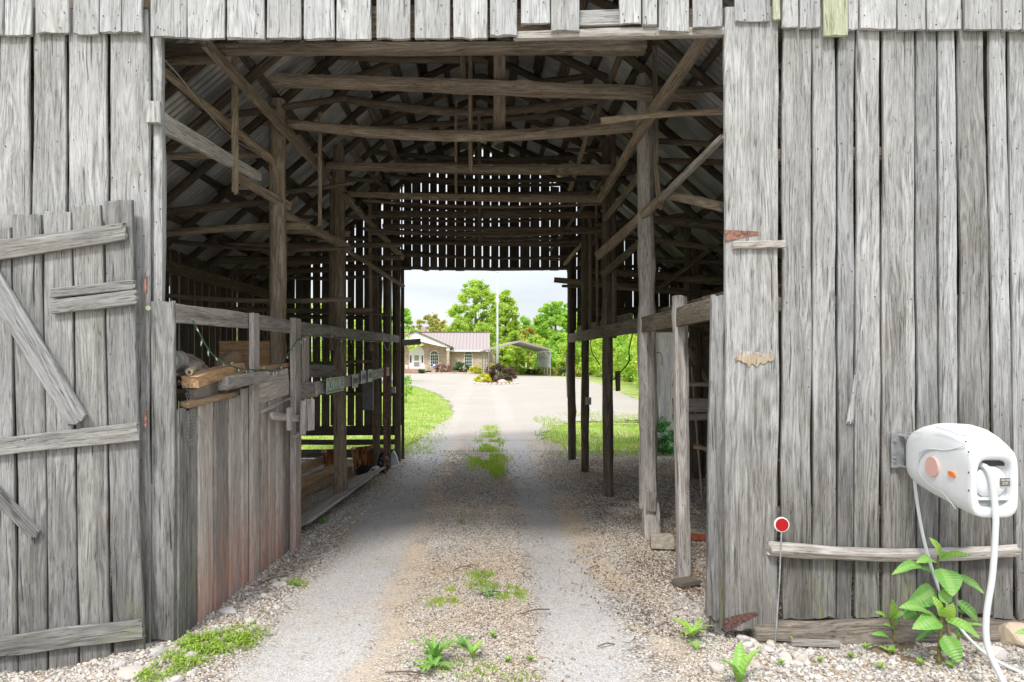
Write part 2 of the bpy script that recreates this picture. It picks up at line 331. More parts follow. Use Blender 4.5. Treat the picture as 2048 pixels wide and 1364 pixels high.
sidem = g.ma('MULTIPLY', g.mr(x, 1.0, 1.35), g.mr(y, 4.2, 4.9)); sidem = g.ma('MULTIPLY', sidem, g.mr(y, 12, 10.5)); sidem = g.ma('MULTIPLY', sidem, g.mr(g.noise(p, 2.6, 5, .7), .40, .58, .15, .9))
col = g.mix(sidem, col, mulch)
far = g.mix(g.noise(p, .35, 5), (.40, .355, .305), (.50, .47, .435)); far = g.mix(g.mr(g.vor(p, 25), .2, .8, .35, 0), far, (.30, .26, .22))
col = g.mix(g.mr(y, 11, 16), col, far); g.base(col)
hb = g.ma('MULTIPLY', g.ma('SUBTRACT', 1., vd), g.ma('SUBTRACT', 1., g.ma('MULTIPLY', tr, .85))); hb = g.ma('ADD', hb, g.ma('MULTIPLY', g.ma('SUBTRACT', 1., fd), .35))
g.normal(g.bump(hb, .8, .012)); M_gravel = g.m
g = G('lawn', .95, .1); p = g.pos(); n = g.noise(p, .5, 5, .7); n2 = g.noise(p, 9, 4, .7)
col = g.mix(g.mr(n, .3, .7), (.20, .31, .05), (.32, .42, .10)); col = g.mix(g.mr(g.ma('ADD', g.ma('MULTIPLY', n2, .5), g.ma('MULTIPLY', g.noise(p, 1.6, 4), .5)), .44, .62, 0, .75), col, (.50, .43, .24)); g.base(col); g.normal(g.bump(n2, .8, .05)); M_lawn = g.m
g = G('soil', .95, .1); p = g.pos(); n = g.noise(p, 22, 5, .7); g.base(g.mix(n, (.10, .065, .04), (.36, .26, .18))); g.normal(g.bump(n, 1, .03)); M_soil = g.m
g = G('stones', .9, .15); c = g.attr('rc', 'Color'); s3 = g.n('ShaderNodeSeparateColor'); g.l(c, s3.inputs[0]); n = g.noise(g.pos(), 160, 3, .6)
cc = stone_col(g, s3.outputs[0], s3.outputs[1]); g.base(g.mix(g.mr(n, .35, .7, .30, 0), cc, (.33, .29, .25))); g.normal(g.bump(n, .4, .004)); M_stone = g.m
def leafmat(name, c0, c1, c2, trans=.45):
    g = G(name, .55, .25); c = g.attr('rc', 'Color'); s3 = g.n('ShaderNodeSeparateColor'); g.l(c, s3.inputs[0])
    col = g.ramp(s3.outputs[0], [(0, c0), (.5, c1), (1, c2)]); g.base(col)
    tr = g.n('ShaderNodeBsdfTranslucent'); g.l(g.mix(1., col, (1.15, 1.15, .6), 'MULTIPLY'), tr.inputs[0]); ms = g.n('ShaderNodeMixShader'); ms.inputs[0].default_value = trans
    g.l(g.b.outputs[0], ms.inputs[1]); g.l(tr.outputs[0], ms.inputs[2]); g.l(ms.outputs[0], g.o.inputs[0]); return g.m
L_lime = leafmat('spring_leaves', (.26, .40, .05), (.46, .62, .10), (.66, .80, .24))
L_green = leafmat('green_leaves', (.20, .38, .05), (.36, .58, .09), (.52, .74, .17))
L_olive = leafmat('budding_leaves', (.26, .26, .07), (.48, .46, .13), (.66, .60, .22))
L_peach = leafmat('peach_blossom', (.45, .32, .10), (.62, .45, .16), (.72, .58, .26))
L_litter = leafmat('dead_leaves', (.10, .06, .035), (.26, .16, .09), (.48, .34, .20), .1)
L_dark = leafmat('dark_shrub_leaves', (.03, .07, .03), (.06, .13, .05), (.12, .24, .08), .2)
L_plum = leafmat('plum_leaves', (.07, .04, .03), (.15, .10, .07), (.19, .20, .09), .2)
L_rose = leafmat('rose_leaves', (.20, .10, .10), (.34, .20, .19), (.46, .32, .30), .2)
L_yel = leafmat('yellow_leaves', (.42, .42, .02), (.66, .64, .04), (.80, .78, .12), .3)
L_fen = leafmat('feathery_leaves', (.06, .22, .08), (.13, .36, .12), (.24, .50, .20), .3)
L_grass = leafmat('grass_blades', (.20, .34, .04), (.34, .52, .07), (.60, .60, .24), .35)
L_weed = leafmat('weed_leaves', (.10, .24, .03), (.22, .42, .05), (.40, .56, .10), .35)
M_bark = simple('bark', (.16, .13, .10), .95, .1, 0, .4, 6, .5)
M_bigleaf = None
g = G('broad_leaf', .38, .45); wc = g.attr('wc'); X, Y, Z = g.xyz(wc); s3 = g.n('ShaderNodeSeparateColor'); g.l(g.attr('rc', 'Color'), s3.inputs[0])
ab = g.ma('ABSOLUTE', X); vein = g.ma('SINE', g.ma('MULTIPLY', g.ma('SUBTRACT', Y, g.ma('MULTIPLY', ab, .5)), 62.)); vm = g.mr(vein, .97, 1.0); mid = g.mr(ab, .012, .03, 1, 0)
col = g.ramp(s3.outputs[0], [(0, (.10, .27, .05)), (.5, (.21, .46, .07)), (1, (.42, .66, .07))]); n = g.noise(g.vmul(wc, (9, 9, 9)), 1, 4)
col = g.mix(g.mr(n, .3, .7, .0, .3), col, (.20, .42, .16)); col = g.mix(g.ma('MULTIPLY', g.ma('MAXIMUM', g.ma("MULTIPLY", vm, .3), mid), .4), col, (.42, .60, .22)); g.base(col)
g.normal(g.bump(g.ma('ADD', g.ma('MULTIPLY', vein, .4), g.ma('MULTIPLY', n, 1.6)), .6, .005)); tr = g.n('ShaderNodeBsdfTranslucent'); g.l(col, tr.inputs[0]); ms = g.n('ShaderNodeMixShader'); ms.inputs[0].default_value = .3
g.l(g.b.outputs[0], ms.inputs[1]); g.l(tr.outputs[0], ms.inputs[2]); g.l(ms.outputs[0], g.o.inputs[0]); M_bigleaf = g.m
M_stem = simple('green_stem', (.16, .15, .05), .6, .3, 0, .4, 30)
# ------------------------------------------------------------------ ground
def gh(x, y):
    x = np.asarray(x, float); y = np.asarray(y, float); near = 1 - sm(9, 12.5, y)
    t = np.exp(-((x + .95) / .30) ** 2) + np.exp(-((x - .55) / .25) ** 2)
    h = -.035 * t + .018 * (vnoise(x * 2.3, y * 2.3, 3) - .5) + .02 * (vnoise(x * .9, y * .9, 5) - .5)
    h = h + .03 * sm(1.1, 1.5, x) * (1 - sm(3.6, 5, y)) - .17 * sm(-1.62, -2.5, -(-x)) * (1 - sm(4.0, 4.4, y)) if False else h + .03 * sm(1.1, 1.5, x) * (1 - sm(3.6, 5, y))
    h = h - .13 * sm(1.75, 2.5, -x) * (1 - sm(3.9, 4.4, y))
    return h * near
def ghs(x, y): return float(gh(x, y))
mb = MB(); RR = 900.0
xs = [-RR, -200, -60, -20, -8.1, -7.9, -1.45, -1.3, 1.3, 1.45, 7.9, 8.1, 20, 60, 200, RR]; ys = [-40, -10, 0, 2, 11.1, 11.3, 13.0, 13.2, 20, 30, 45, 60, 90, 160, 400, RR]
V = [(x, y, -.30 if 0 <= y <= 2 or (-7.95 <= x <= 7.95 and y <= 11.15) or (abs(x) <= 1.31 and y <= 13.05) else -.012) for y in ys for x in xs]; nx = len(xs)
mb.add(V, [(j * nx + i, j * nx + i + 1, (j + 1) * nx + i + 1, (j + 1) * nx + i) for j in range(len(ys) - 1) for i in range(nx - 1)])
tag(mb.build('ground', M_lawn), kind='structure')
# gravel drive: fine grid near the camera and under the barn, then the court before the house
mb = MB(); xs = np.arange(-8, 8.01, .08); ys = np.arange(1.6, 13.3, .08); XX, YY = np.meshgrid(xs, ys)
ZZ = gh(XX, YY); n = len(xs)
cut = (XX < -1.45) | (XX > 5.5)
ZZ = np.where((YY > 11.2) & ((XX < -1.35) | (XX > 1.35)), -.05, ZZ)
F_ = [(j * n + i, j * n + i + 1, (j + 1) * n + i + 1, (j + 1) * n + i) for j in range(len(ys) - 1) for i in range(n - 1)]
mb.add(np.stack([XX, YY, ZZ], -1), F_)
def jag(poly, st=.22, am=.12):
    out = []
    for i in range(len(poly)):
        a = Vector(poly[i]); b = Vector(poly[(i + 1) % len(poly)]); k = max(1, int((b - a).length / st))
        for j in range(k):
            q = a.lerp(b, j / k); amp = (.28 if q.x > 1 and q.y < 19 else am) if q.y > 13.4 else 0
            out.append((q.x + random.uniform(-amp, amp), q.y + random.uniform(-amp, amp), .0))
    return out
def G2(x, y): p = P(x, y, 1); D = CH * F / (y - VY); return ((x - VX) * D / F, D)
edge_l = [G2(870, 912), G2(893, 870), G2(905, 830), G2(900, 805), G2(880, 790), G2(850, 779), G2(822, 771), G2(800, 766)]
edge_r = [G2(1070, 930), G2(1062, 880), G2(1066, 850), G2(1110, 838)]
far_pts = [(-14, 44), (-16, 60), (-9, 67), (-3, 68.5), (4, 60), (9, 52)]
rt = [G2(1150, 757), G2(1200, 768), G2(1255, 790), G2(1310, 815), (9, 16.5), (8, 13.8), G2(1230, 840)]
mb.add([(x, y, -.015) for y in (-25, 1.64) for x in (-14, -8, 8, 14)], [(i, i + 1, i + 5, i + 4) for i in range(3)])  # unseen gravel behind the camera, added to cut green bounce onto the facade
poly = [(-1.3, 13.2)] + edge_l[2:] + far_pts + rt + [(5.5, 16.8), (3.6, 16.2), (2.6, 17.2), (1.9, 16.6), (1.45, 15.2), (1.15, 14.2), (1.05, 13.2)]
pj = jag(poly)
mb.add([(x, y, .004) for x, y, z in pj], [list(range(len(pj)))])
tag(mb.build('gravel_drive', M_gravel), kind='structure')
def in_poly(x, y, poly):
    c = np.zeros(np.shape(x), bool); j = len(poly) - 1
    for i in range(len(poly)):
        xi, yi = poly[i][:2]; xj, yj = poly[j][:2]
        c ^= ((yi > y) != (yj > y)) & (x < (xj - xi) * (y - yi) / (yj - yi + 1e-12) + xi); j = i
    return c
# loose stones
ico = []
t = (1 + 5 ** .5) / 2
IV = np.array([(-1, t, 0), (1, t, 0), (-1, -t, 0), (1, -t, 0), (0, -1, t), (0, 1, t), (0, -1, -t), (0, 1, -t), (t, 0, -1), (t, 0, 1), (-t, 0, -1), (-t, 0, 1)]) / math.sqrt(1 + t * t)
IF = np.array([(0, 11, 5), (0, 5, 1), (0, 1, 7), (0, 7, 10), (0, 10, 11), (1, 5, 9), (5, 11, 4), (11, 10, 2), (10, 7, 6), (7, 1, 8), (3, 9, 4), (3, 4, 2), (3, 2, 6), (3, 6, 8), (3, 8, 9), (4, 9, 5), (2, 4, 11), (6, 2, 10), (8, 6, 7), (9, 8, 1)])
def stones(name, X, Y, S, tan, label):
    n = len(X); sc = S[:, None] * rng.uniform(.65, 1.25, (n, 3)); sc[:, 2] *= .62
    q = IV[None] * (1 + rng.uniform(-.22, .22, (n, 12, 1))); q = q * sc[:, None]
    a = rng.uniform(0, 6.28, n); tl = rng.uniform(-.5, .5, n); ca, sa, ct, st = np.cos(a), np.sin(a), np.cos(tl), np.sin(tl)
    x = q[..., 0]; y = q[..., 1]; z = q[..., 2]; y2 = y * ct[:, None] - z * st[:, None]; z2 = y * st[:, None] + z * ct[:, None]
    x3 = x * ca[:, None] - y2 * sa[:, None]; y3 = x * sa[:, None] + y2 * ca[:, None]
    V = np.stack([x3 + X[:, None], y3 + Y[:, None], z2 + (gh(X, Y) + S * .18)[:, None]], -1).reshape(-1, 3)
    Fi = (IF[None] + (np.arange(n) * 12)[:, None, None]).reshape(-1, 3)
    rc = np.repeat(np.stack([rng.random(n), tan, rng.random(n)], 1), 12, 0)
    o = fastmesh(name, V, Fi, 3, [M_stone], rc); return tag(o, label, 'gravel', kind='stuff')
def trackmask(x): return np.maximum(np.exp(-((x + .88) / .42) ** 4), np.exp(-((x - .62) / .36) ** 4))
N1 = 125000; X = rng.uniform(-2.7, 3.3, N1); Y = 3.1 + (rng.random(N1) ** 1.25) * 4.2
keep = rng.random(N1) > trackmask(X + (vnoise(X * .8, Y * .8, 9) - .5) * .2) * .93
keep &= ~((X < -1.75) & (Y > 3.85)); keep &= ~((X > 1.5) & (Y > 3.75) & (Y < 3.9))
keep &= rng.random(N1) < np.where(X > 1.5, np.where(Y > 3.9, .35, 1), 1)
sidez = np.clip((np.abs(X) - 1.0) / .5, 0, 1) * np.where(X > 0, np.where(Y > 4.7, .3, 1), 1)
S = (.0050 + .0042 * rng.random(N1) ** 2) * (1 + 1.35 * sidez * rng.random(N1) ** 2.2) ; keep &= rng.random(N1) > sidez * .45
S *= np.where(trackmask(X) > .5, .6, 1)
X, Y, S = X[keep], Y[keep], S[keep]
stones('gravel_stones', X, Y, S, np.clip(vnoise(X * 1.2, Y * 1.2, 4) * 1.3 - .2 + rng.uniform(-.2, .2, len(X)), 0, 1) * np.where(np.abs(X) > 1.2, .4, 1), 'loose pale limestone gravel spread over the drive in the foreground')
N2 = 22000; X = rng.uniform(-1.6, 3.2, N2); Y = rng.uniform(7.0, 11.8, N2); keep = rng.random(N2) > trackmask(X) * .9; X, Y = X[keep], Y[keep]
stones('gravel_stones', X, Y, .008 + .007 * rng.random(len(X)), vnoise(X, Y, 4) * .5, 'loose grey gravel on the barn floor towards the far doorway')
# bigger rocks beside the walls, each one its own thing
def rock(name, x, y, r, label, cat='rock', group=None, col=None, z=None, mat=None, flat=.6):
    me = MB(); import bmesh
    bm = bmesh.new(); bmesh.ops.create_icosphere(bm, subdivisions=3, radius=1)
    sx, sy, sz = random.uniform(.8, 1.2), random.uniform(.7, 1.1), flat; o = rng.uniform(0, 50, 3)
    pl = [Vector(rng.normal(size=3)).normalized() for _ in range(9)]
    for v in bm.verts:
        c = v.co.copy()
        for q in pl:
            d = c.dot(q); lim = .72
            if d > lim: c -= q * (d - lim) * .9
        v.co = Vector((c.x * sx, c.y * sy, c.z * sz)) * r * (1 + .05 * math.sin(c.x * 7 + o[0]) * math.sin(c.y * 8 + o[1]))
    ms = bpy.data.meshes.new(name); bm.to_mesh(ms); bm.free()
    at = ms.attributes.new('rc', 'FLOAT_COLOR', 'POINT'); cv = col or (random.uniform(.4, .7), .2, .5); at.data.foreach_set('color', list((*cv, 1)) * len(ms.vertices))
    ms.materials.append(mat or M_stone); ob = bpy.data.objects.new(name, ms); COL.objects.link(ob)
    ob.location = (x, y, (ghs(x, y) if z is None else z) + r * sz * .35); ob.rotation_euler = (0, 0, random.uniform(0, 6)); return tag(ob, label, cat, group)
for i in range(46):
    s = random.random()
    if s < .55: x = random.uniform(1.30, 1.75); y = random.uniform(3.45, 3.75) + max(0, 1.55 - x) * random.uniform(0, 3.5)
    else: x = random.uniform(-1.75, -1.40) + random.uniform(0, .1); y = random.uniform(3.35, 5.2); 
    rock('rock', x, y, random.uniform(.02, .042), 'fist sized pale grey stone lying among the gravel at the foot of the barn', 'rock', 'pale stones at the foot of the barn walls')
rock('rock', *G2(2040, 1300), .14, 'large tan field stone at the right edge of the frame against the sill log', col=(.7, .8, .5))
rock('rock', *G2(1985, 1325), .07, 'grey stone beside the hose near the large tan stone')
rock('rock', *G2(1905, 1298), .07, 'buff stone behind the tall leafy weed', col=(.8, .7, .5))
rock('rock', *G2(455, 1222), .075, 'flat pale rock against the red stained stall boards', col=(.4, .0, .5), flat=.35)
rock('rock', *G2(262, 1348), .09, 'flat pale rock beside the fallen plank at the open door', col=(.6, .3, .5), flat=.3)
rock('rock', *G2(318, 1306), .05, 'blue grey stone at the foot of the doorway corner board', col=(.3, .0, .5))
rock('rock', *G2(1432, 1340), .05, 'white rounded stone beside the dock weed in the foreground', col=(.65, .0, .5))
# ------------------------------------------------------------------ barn
FD = 3.85                                  # distance of the front siding
BO = Vector((0, FD, 0))
barn = empty('tobacco_barn', BO, 'weathered grey board tobacco barn with a drive-through bay, open at both ends', 'barn')
def part(mb, name, mat, parent=barn, smooth=False, label=None):
    o = mb.build(name, mat, parent, BO, smooth)
    if label: o['label'] = label
    return o
def zr(x):
    a = abs(x + .05)
    return 4.98 - .45 * a if a < 1.2 else 4.44 - .85 * (a - 1.2)
BX = 3.3; BY = 10.8
K = FD / F
def fx(x): return (x - VX) * K
def fz(y): return CH - (y - VY) * K
# front siding, right of the doorway
def nails(m, x, w, zs, y):
    for z in zs:
        for s in (-1, 1):
            if random.random() < .62:
                p = Vector((x + s * w * random.uniform(.22, .38), y, z + random.uniform(-.05, .05))); m.tube([p, p - Vector((0, .003, 0))], random.uniform(.002, .004), 6, m=1)
mb = MB()
right = [(1562, 1562, 1620, 1622, 1236), (1623, 1623, 1669, 1671, 1233), (1675, 1673, 1709, 1704, 1239), (1711, 1707, 1757, 1759, 1232), (1764, 1761, 1827, 1830, 1236), (1829, 1832, 1871, 1875, 1232),
         (1874, 1877, 1909, 1916, 1238), (1914, 1920, 1966, 1985, 1226), (1975, 1987, 2010, 2028, 1236), (2012, 2030, 2075, 2080, 1238), (2078, 2082, 2140, 2140, 1236)]
for (a0, a1, b0, b1, yb) in right:
    zt = fz(20); zb = fz(yb); xt = (fx(a0) + fx(b0)) / 2; xb = (fx(a1) + fx(b1)) / 2
    mb.board((xb, FD + random.uniform(-.004, .004), zb), (xt, FD, zt), fx(b1) - fx(a1) - .006, .024, w1=fx(b0) - fx(a0) - .006, ea=.006, rag=(.012, .004), seg=.09)
    nails(mb, xt, fx(b0) - fx(a0), (.32, .74, 1.93, 2.1, 2.78, 3.3), FD - .013)
mb.board((fx(1697), FD - .02, fz(845)), (fx(1715), FD - .018, fz(700)), .035, .012, w1=.012, ea=.004, rag=(.02, .01))
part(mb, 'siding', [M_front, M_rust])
mb = MB(); mb.board((fx(1500), FD - .012, fz(1258)), (fx(1500), FD - .012, fz(18)), fx(1554) - fx(1449), .034, ea=.006, rag=(.03, .004), seg=.08, nf=7)
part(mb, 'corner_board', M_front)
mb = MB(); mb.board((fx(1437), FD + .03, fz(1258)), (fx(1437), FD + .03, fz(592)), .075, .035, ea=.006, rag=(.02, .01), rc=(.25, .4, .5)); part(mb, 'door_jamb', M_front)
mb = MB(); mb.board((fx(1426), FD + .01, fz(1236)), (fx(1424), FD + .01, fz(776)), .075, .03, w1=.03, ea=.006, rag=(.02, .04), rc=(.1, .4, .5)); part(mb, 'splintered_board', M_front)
# front siding, left of the doorway
mb = MB()
for (a, b) in [(-150, -62), (-60, 0), (1, 63), (66, 133), (138, 216), (220, 300)]:
    mb.board((fx((a + b) / 2 + 3), FD, -.02), (fx((a + b) / 2), FD, fz(20)), fx(b) - fx(a) - .008, .024, ea=.006, seg=.09); nails(mb, fx((a + b) / 2), fx(b) - fx(a), (2.3, 2.78, 3.3), FD - .013)
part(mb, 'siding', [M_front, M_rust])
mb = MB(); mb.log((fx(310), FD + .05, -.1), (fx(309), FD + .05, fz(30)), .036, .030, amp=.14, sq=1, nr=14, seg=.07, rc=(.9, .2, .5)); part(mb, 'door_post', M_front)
mb = MB()
for (c, t, b) in [(324, 604, 1278)]:
    mb.board((fx(c), FD + .02, fz(b)), (fx(c), FD + .02, fz(t)), fx(347) - fx(301), .03, ea=.004, rag=(.02, .012), rc=(.35, .3, .5))
part(mb, 'door_jamb', M_door)
mb = MB()
for rg_ in (np.arange(-3.2, -1.95, .2), np.arange(1.75, 3.3, .2)):
    mb = MB()
    for c in rg_: mb.board((c, FD + .16, max(2.2, zr(c) - .6)), (c, FD + .16, 3.72), .215, .02, seg=.5)
    part(mb, 'added_gap_backing', M_in)  # boards added behind the siding to keep bright sky out of its gaps
mb = MB()
# upper siding rows
mb = MB()
U = [(-150, -75, 75), (-72, 17, 75), (19, 73, 76), (80, 147, 71), (155, 206, 74), (208, 251, 71), (252, 293, 71), (307, 380, 80), (382, 456, 82), (459, 534, 82), (538, 606, 82), (611, 672, 83),
     (676, 745, 84), (754, 823, 83), (829, 901, 82), (907, 976, 83), (980, 1035, 77), (1040, 1099, 53), (1100, 1157, 69), (1236, 1279, 53), (1281, 1312, 56), (1315, 1376, 68), (1380, 1440, 61)]
for (a, b, yb) in U:
    c = fx((a + b) / 2); zt = max(3.8, zr(c) + .06)
    mb.board((c, FD - .032 + random.uniform(-.004, .004), fz(yb)), (c + random.uniform(-.006, .006), FD - .03, zt), fx(b) - fx(a) - .004, .022, ea=.0035, rag=(.006, .004), seg=.1); nails(mb, c, fx(b) - fx(a), (3.44, 3.54), FD - .044)
mm_ = MB()
for (a, b, yb) in [(1537, 1552, 49), (1637, 1685, 80)]:
    c = fx((a + b) / 2); mm_.board((c, FD - .05, fz(yb)), (c, FD - .048, 3.8), fx(b) - fx(a) - .003, .022, ea=.003, rag=(.005, .004), seg=.1)
    part(mm_, 'mossy_board', M_mossb); mm_ = MB()
for (a, b, yb) in [(1464, 1535, 50), (1558, 1591, 62), (1593, 1633, 63), (1687, 1708, 66), (1710, 1783, 65), (1786, 1841, 66), (1844, 1911, 66), (1918, 1990, 67), (1993, 2031, 67), (2033, 2080, 67), (2083, 2140, 66)]:
    c = fx((a + b) / 2); zt = max(3.8, zr(c) + .06)
    mb.board((c, FD - .038 - (.012 if yb == 80 else 0), fz(yb)), (c, FD - .036, zt), fx(b) - fx(a) - .003, .022, ea=.003, rag=(.005, .004), seg=.1); nails(mb, c, fx(b) - fx(a), (3.46, 3.55), FD - .05)
part(mb, 'upper_siding', [M_upper, M_dark])
for (ya, xb0, xb1, h) in [(34, 1120, 1262, .085)]:
    mb = MB(); mb.board((fx(xb0), FD + .012, fz(ya + 3)), (fx(xb1), FD + .012, fz(ya - 2)), h, .02, wd=(0, 0, 1)); part(mb, 'batten', M_upper)
mb = MB(); mb.log((fx(1030), FD + .0, fz(73)), (fx(1450), FD + .01, fz(62)), .026, .03, amp=.14, sq=1); part(mb, 'header', M_post)
mb = MB(); mb.log((-3.3, FD + .1, 3.55), (3.3, FD + .1, 3.52), .07, .075, sq=1, nr=14); part(mb, 'header', M_in)
mb = MB(); mb.log((-3.3, FD + .06, .9), (-1.95, FD + .06, .9), .045, sq=1); part(mb, 'girt', M_in)
for z in (.7, 1.9, 2.75):
    mb = MB(); mb.log((1.42, FD + .07, z), (3.3, FD + .07, z + .03), .045, sq=1); part(mb, 'girt', M_pole)
# sill log under the right wall
mb = MB(); mb.log((fx(1503), FD + .0, .02), (3.45, FD + .02, .03), .095, .11, amp=.16, nr=18, seg=.06); part(mb, 'sill', M_sill)
mb = MB(); mb.board((fx(1560), FD - .14, ghs(1.7, 3.7) + .03), (fx(1650), FD - .16, ghs(2, 3.7) + .03), .035, .03, ea=.004); 
tag(mb.build('wood_scrap', M_post, None, P(1600, 1290, 3.7)), 'thin bleached stick of wood lying along the sill log', 'wood scrap')
# split pole nailed across the right wall
mb = MB(); mb.log((fx(1531) , FD - .055, fz(1092)), (fx(2018), FD - .05, fz(1096)), .036, .038, bend=(0, 0, -.028), amp=.16, nr=16, seg=.05, sq=0); part(mb, 'rail', M_post, label='split pole nailed low across the siding boards')
# hinge straps, scar and hook batten on the corner board
def strap(x0, x1, ya, yb, yt, tip, name='hinge_strap', mat=M_rust):
    m = MB(); m.prism([P(x0, ya, FD - .034), P(x0 + 2, yb, FD - .034), P(x0 + (x1 - x0) * .5, (yb + tip) / 2 - 1, FD - .034), P(x1, tip, FD - .034), P(x1 - 2, tip - 8, FD - .034), P(x0 + 30, yt, FD - .034)], (0, .006, 0)); part(m, name, mat)
strap(1449, 1519, 460, 483, 461, 471); strap(1449, 1516, 1238, 1266, 1229, 1231, mat=M_rust2)
mb = MB(); mb.board((fx(1461), FD - .045, fz(493)), (fx(1561), FD - .045, fz(490)), .042, .025, wd=(0, 0, 1), ea=.003, rag=(.006, .006), rc=(.8, .9, .5)); part(mb, 'cleat', M_post)
m = MB(); m.prism([P(1474 + 70 * i / 9, 699 + random.uniform(-3, 3), FD - .030) for i in range(10)] + [P(1544 - 70 * i / 9, 716 + random.uniform(-3, 3), FD - .036) for i in range(10)], (0, .006, 0)); part(m, 'torn_patch', M_stall)
mb = MB(); pts = [P(1470 + 76 * i / 14, 713 + random.uniform(-5, 5), FD - .031) for i in range(15)] + [P(1546 - 76 * i / 14, 722 + 9 * math.sin(i / 14 * 3.14) + random.uniform(-5, 5), FD - .031) for i in range(15)]
mb.prism([p_ + Vector((0, -.007, 0)) for p_ in pts], (0, .006, 0)); part(mb, 'torn_patch', wood('torn_wood', (.22, .17, .11), (.42, .35, .25), (.54, .47, .36), crack=.8, var=.1))
# open door leaf hung on the left of the doorway
dr = Vector((0, 0, 0)); mb = MB(); DY = FD - .075
for (at, bt, ab, bb, yt, yb) in [(-150, -40, -135, -2 - 22, 470, 1362), (-38, 41, -22, 56, 462, 1352), (45, 103, 59, 115, 437, 1346), (106, 160, 118, 175, 430, 1338), (162, 220, 178, 240, 419, 1326), (226, 281, 243, 304, 409, 1306)]:
    mb.board((fx((ab + bb) / 2), DY, fz(yb)), (fx((at + bt) / 2), DY, fz(yt)), fx(bb) - fx(ab) - .004, .026, w1=fx(bt) - fx(at) - .003, ea=.005, rag=(.014, .008), seg=.07, nf=6)
door = part(mb, 'door', M_door, label='sagging board door swung open against the left wall')
def batten(x0, y0, x1, y1, hpx, t=.026, dy=.055, hp1=None, amp=.005, mat=None, n='batten'):
    m = MB(); m.board(P(x0, y0, DY - dy + .02), P(x1, y1, DY - dy + .02), hpx * K, t, wd=(0, 0, 1), ea=amp, rag=(.012, .014), seg=.05, w1=(hp1 or hpx) * K, nf=6); return part(m, n, mat or M_door, parent=door)
batten(-120, 515, 250, 463, 42, hp1=34, amp=.006); batten(103, 587, 270, 569, 19, amp=.004); batten(105, 614, 273, 594, 28, amp=.004)
batten(-120, 908, 275, 862, 34, hp1=36, amp=.007); batten(-130, 1312, 285, 1257, 40, hp1=36, amp=.009)
batten(-40, 520, 158, 842, 42, dy=.075, amp=.004, mat=M_front); batten(-60, 935, 74, 1068, 24, dy=.05, amp=.008)
for y in (570, 838): 
    m = MB(); m.box(P(292, y, DY - .02), (.012, .012, .09)); part(m, 'hinge', M_rust, parent=door)
m = MB(); m.tube([P(296, 616, FD - .03), P(296, 616, FD - .045)], .014, 10); part(m, 'reflector', simple('pale_green_plastic', (.40, .50, .30), .4))
m = MB(); m.board(P(150, 1395, 3.42), P(247, 1326, 3.62), .07, .03, wd=(1, .3, .3), ea=.003); m_ = m.build('wood_plank', M_post, None, P(200, 1364, 3.5)); tag(m_, 'short bleached plank lying below the open door', 'plank')
# roof
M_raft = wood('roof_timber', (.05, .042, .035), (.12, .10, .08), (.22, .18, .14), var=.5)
def roofside(s):
    m = MB(); pr = [(0, zr(-.05)), (1.2, zr(-.05 + 1.2)), (3.6, zr(-.05 + 3.6))]
    n = int((11.2 - 3.93) / .0127); ys = np.linspace(3.93, 11.2, n); wv = .009 * np.sin(ys / .076 * 6.283)
    V = np.array([(-.05 + s * a, y, z + .03 + w) for (a, z) in pr for y, w in zip(ys, wv)])
    m.add(V, [(k * n + j, k * n + j + 1, (k + 1) * n + j + 1, (k + 1) * n + j) for k in range(2) for j in range(n - 1)]); return m
for s in (-1, 1): part(roofside(s), 'roof_sheet', M_tin)
ns = 0
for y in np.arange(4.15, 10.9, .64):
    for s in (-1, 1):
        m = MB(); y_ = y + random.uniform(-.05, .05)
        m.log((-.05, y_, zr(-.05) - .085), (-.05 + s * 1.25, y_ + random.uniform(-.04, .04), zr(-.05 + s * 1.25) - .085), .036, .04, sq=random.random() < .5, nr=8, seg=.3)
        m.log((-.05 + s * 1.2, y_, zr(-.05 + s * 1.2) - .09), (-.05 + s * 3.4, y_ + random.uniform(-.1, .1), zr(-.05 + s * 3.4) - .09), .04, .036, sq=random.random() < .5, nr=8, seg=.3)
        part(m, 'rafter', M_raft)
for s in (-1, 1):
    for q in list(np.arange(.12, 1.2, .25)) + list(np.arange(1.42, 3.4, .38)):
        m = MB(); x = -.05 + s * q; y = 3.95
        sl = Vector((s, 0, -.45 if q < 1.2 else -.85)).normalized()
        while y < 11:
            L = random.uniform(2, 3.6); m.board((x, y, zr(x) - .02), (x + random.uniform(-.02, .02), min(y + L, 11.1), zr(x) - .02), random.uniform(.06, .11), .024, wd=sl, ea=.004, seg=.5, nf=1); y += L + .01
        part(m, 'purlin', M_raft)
# far end wall and side walls: single boards with daylight between them
def gapwall(x0, x1, axis, fixed, zb, zt, w=.15, gap=(.006, .02), name='end_siding', mat=M_back, rag=.04):
    m = MB(); x = x0
    while x < x1:
        ww = min(w * random.uniform(.8, 1.2), x1 - x); g_ = random.uniform(*gap); c = x + ww / 2
        b = zb(c) + random.uniform(-rag, rag) * .4; t = zt(c) + random.uniform(-.02, .0)
        if t - b > .1:
            le = random.uniform(-.008, .008)
            p0 = (c, fixed, b) if axis == 'x' else (fixed, c, b); p1 = (c + le, fixed, t) if axis == 'x' else (fixed, c + le, t)
            m.board(p0, p1, ww, .022, wd=(1, 0, 0) if axis == 'x' else (0, 1, 0), ea=.004, rag=(.01, .01), seg=.25, nf=2)
        x += ww + g_
    return part(m, name, mat)
xl, xr_ = -1.305, 1.30
gapwall(xl + .02, xr_, 'x', BY, lambda x: 2.99, lambda x: zr(x) - .0 - (.16 if random.random() < .08 else 0), w=.135, gap=(.008, .020))
gapwall(-BX, xl, 'x', BY, lambda x: .52, lambda x: zr(x) - .0, w=.13, gap=(.008, .022))
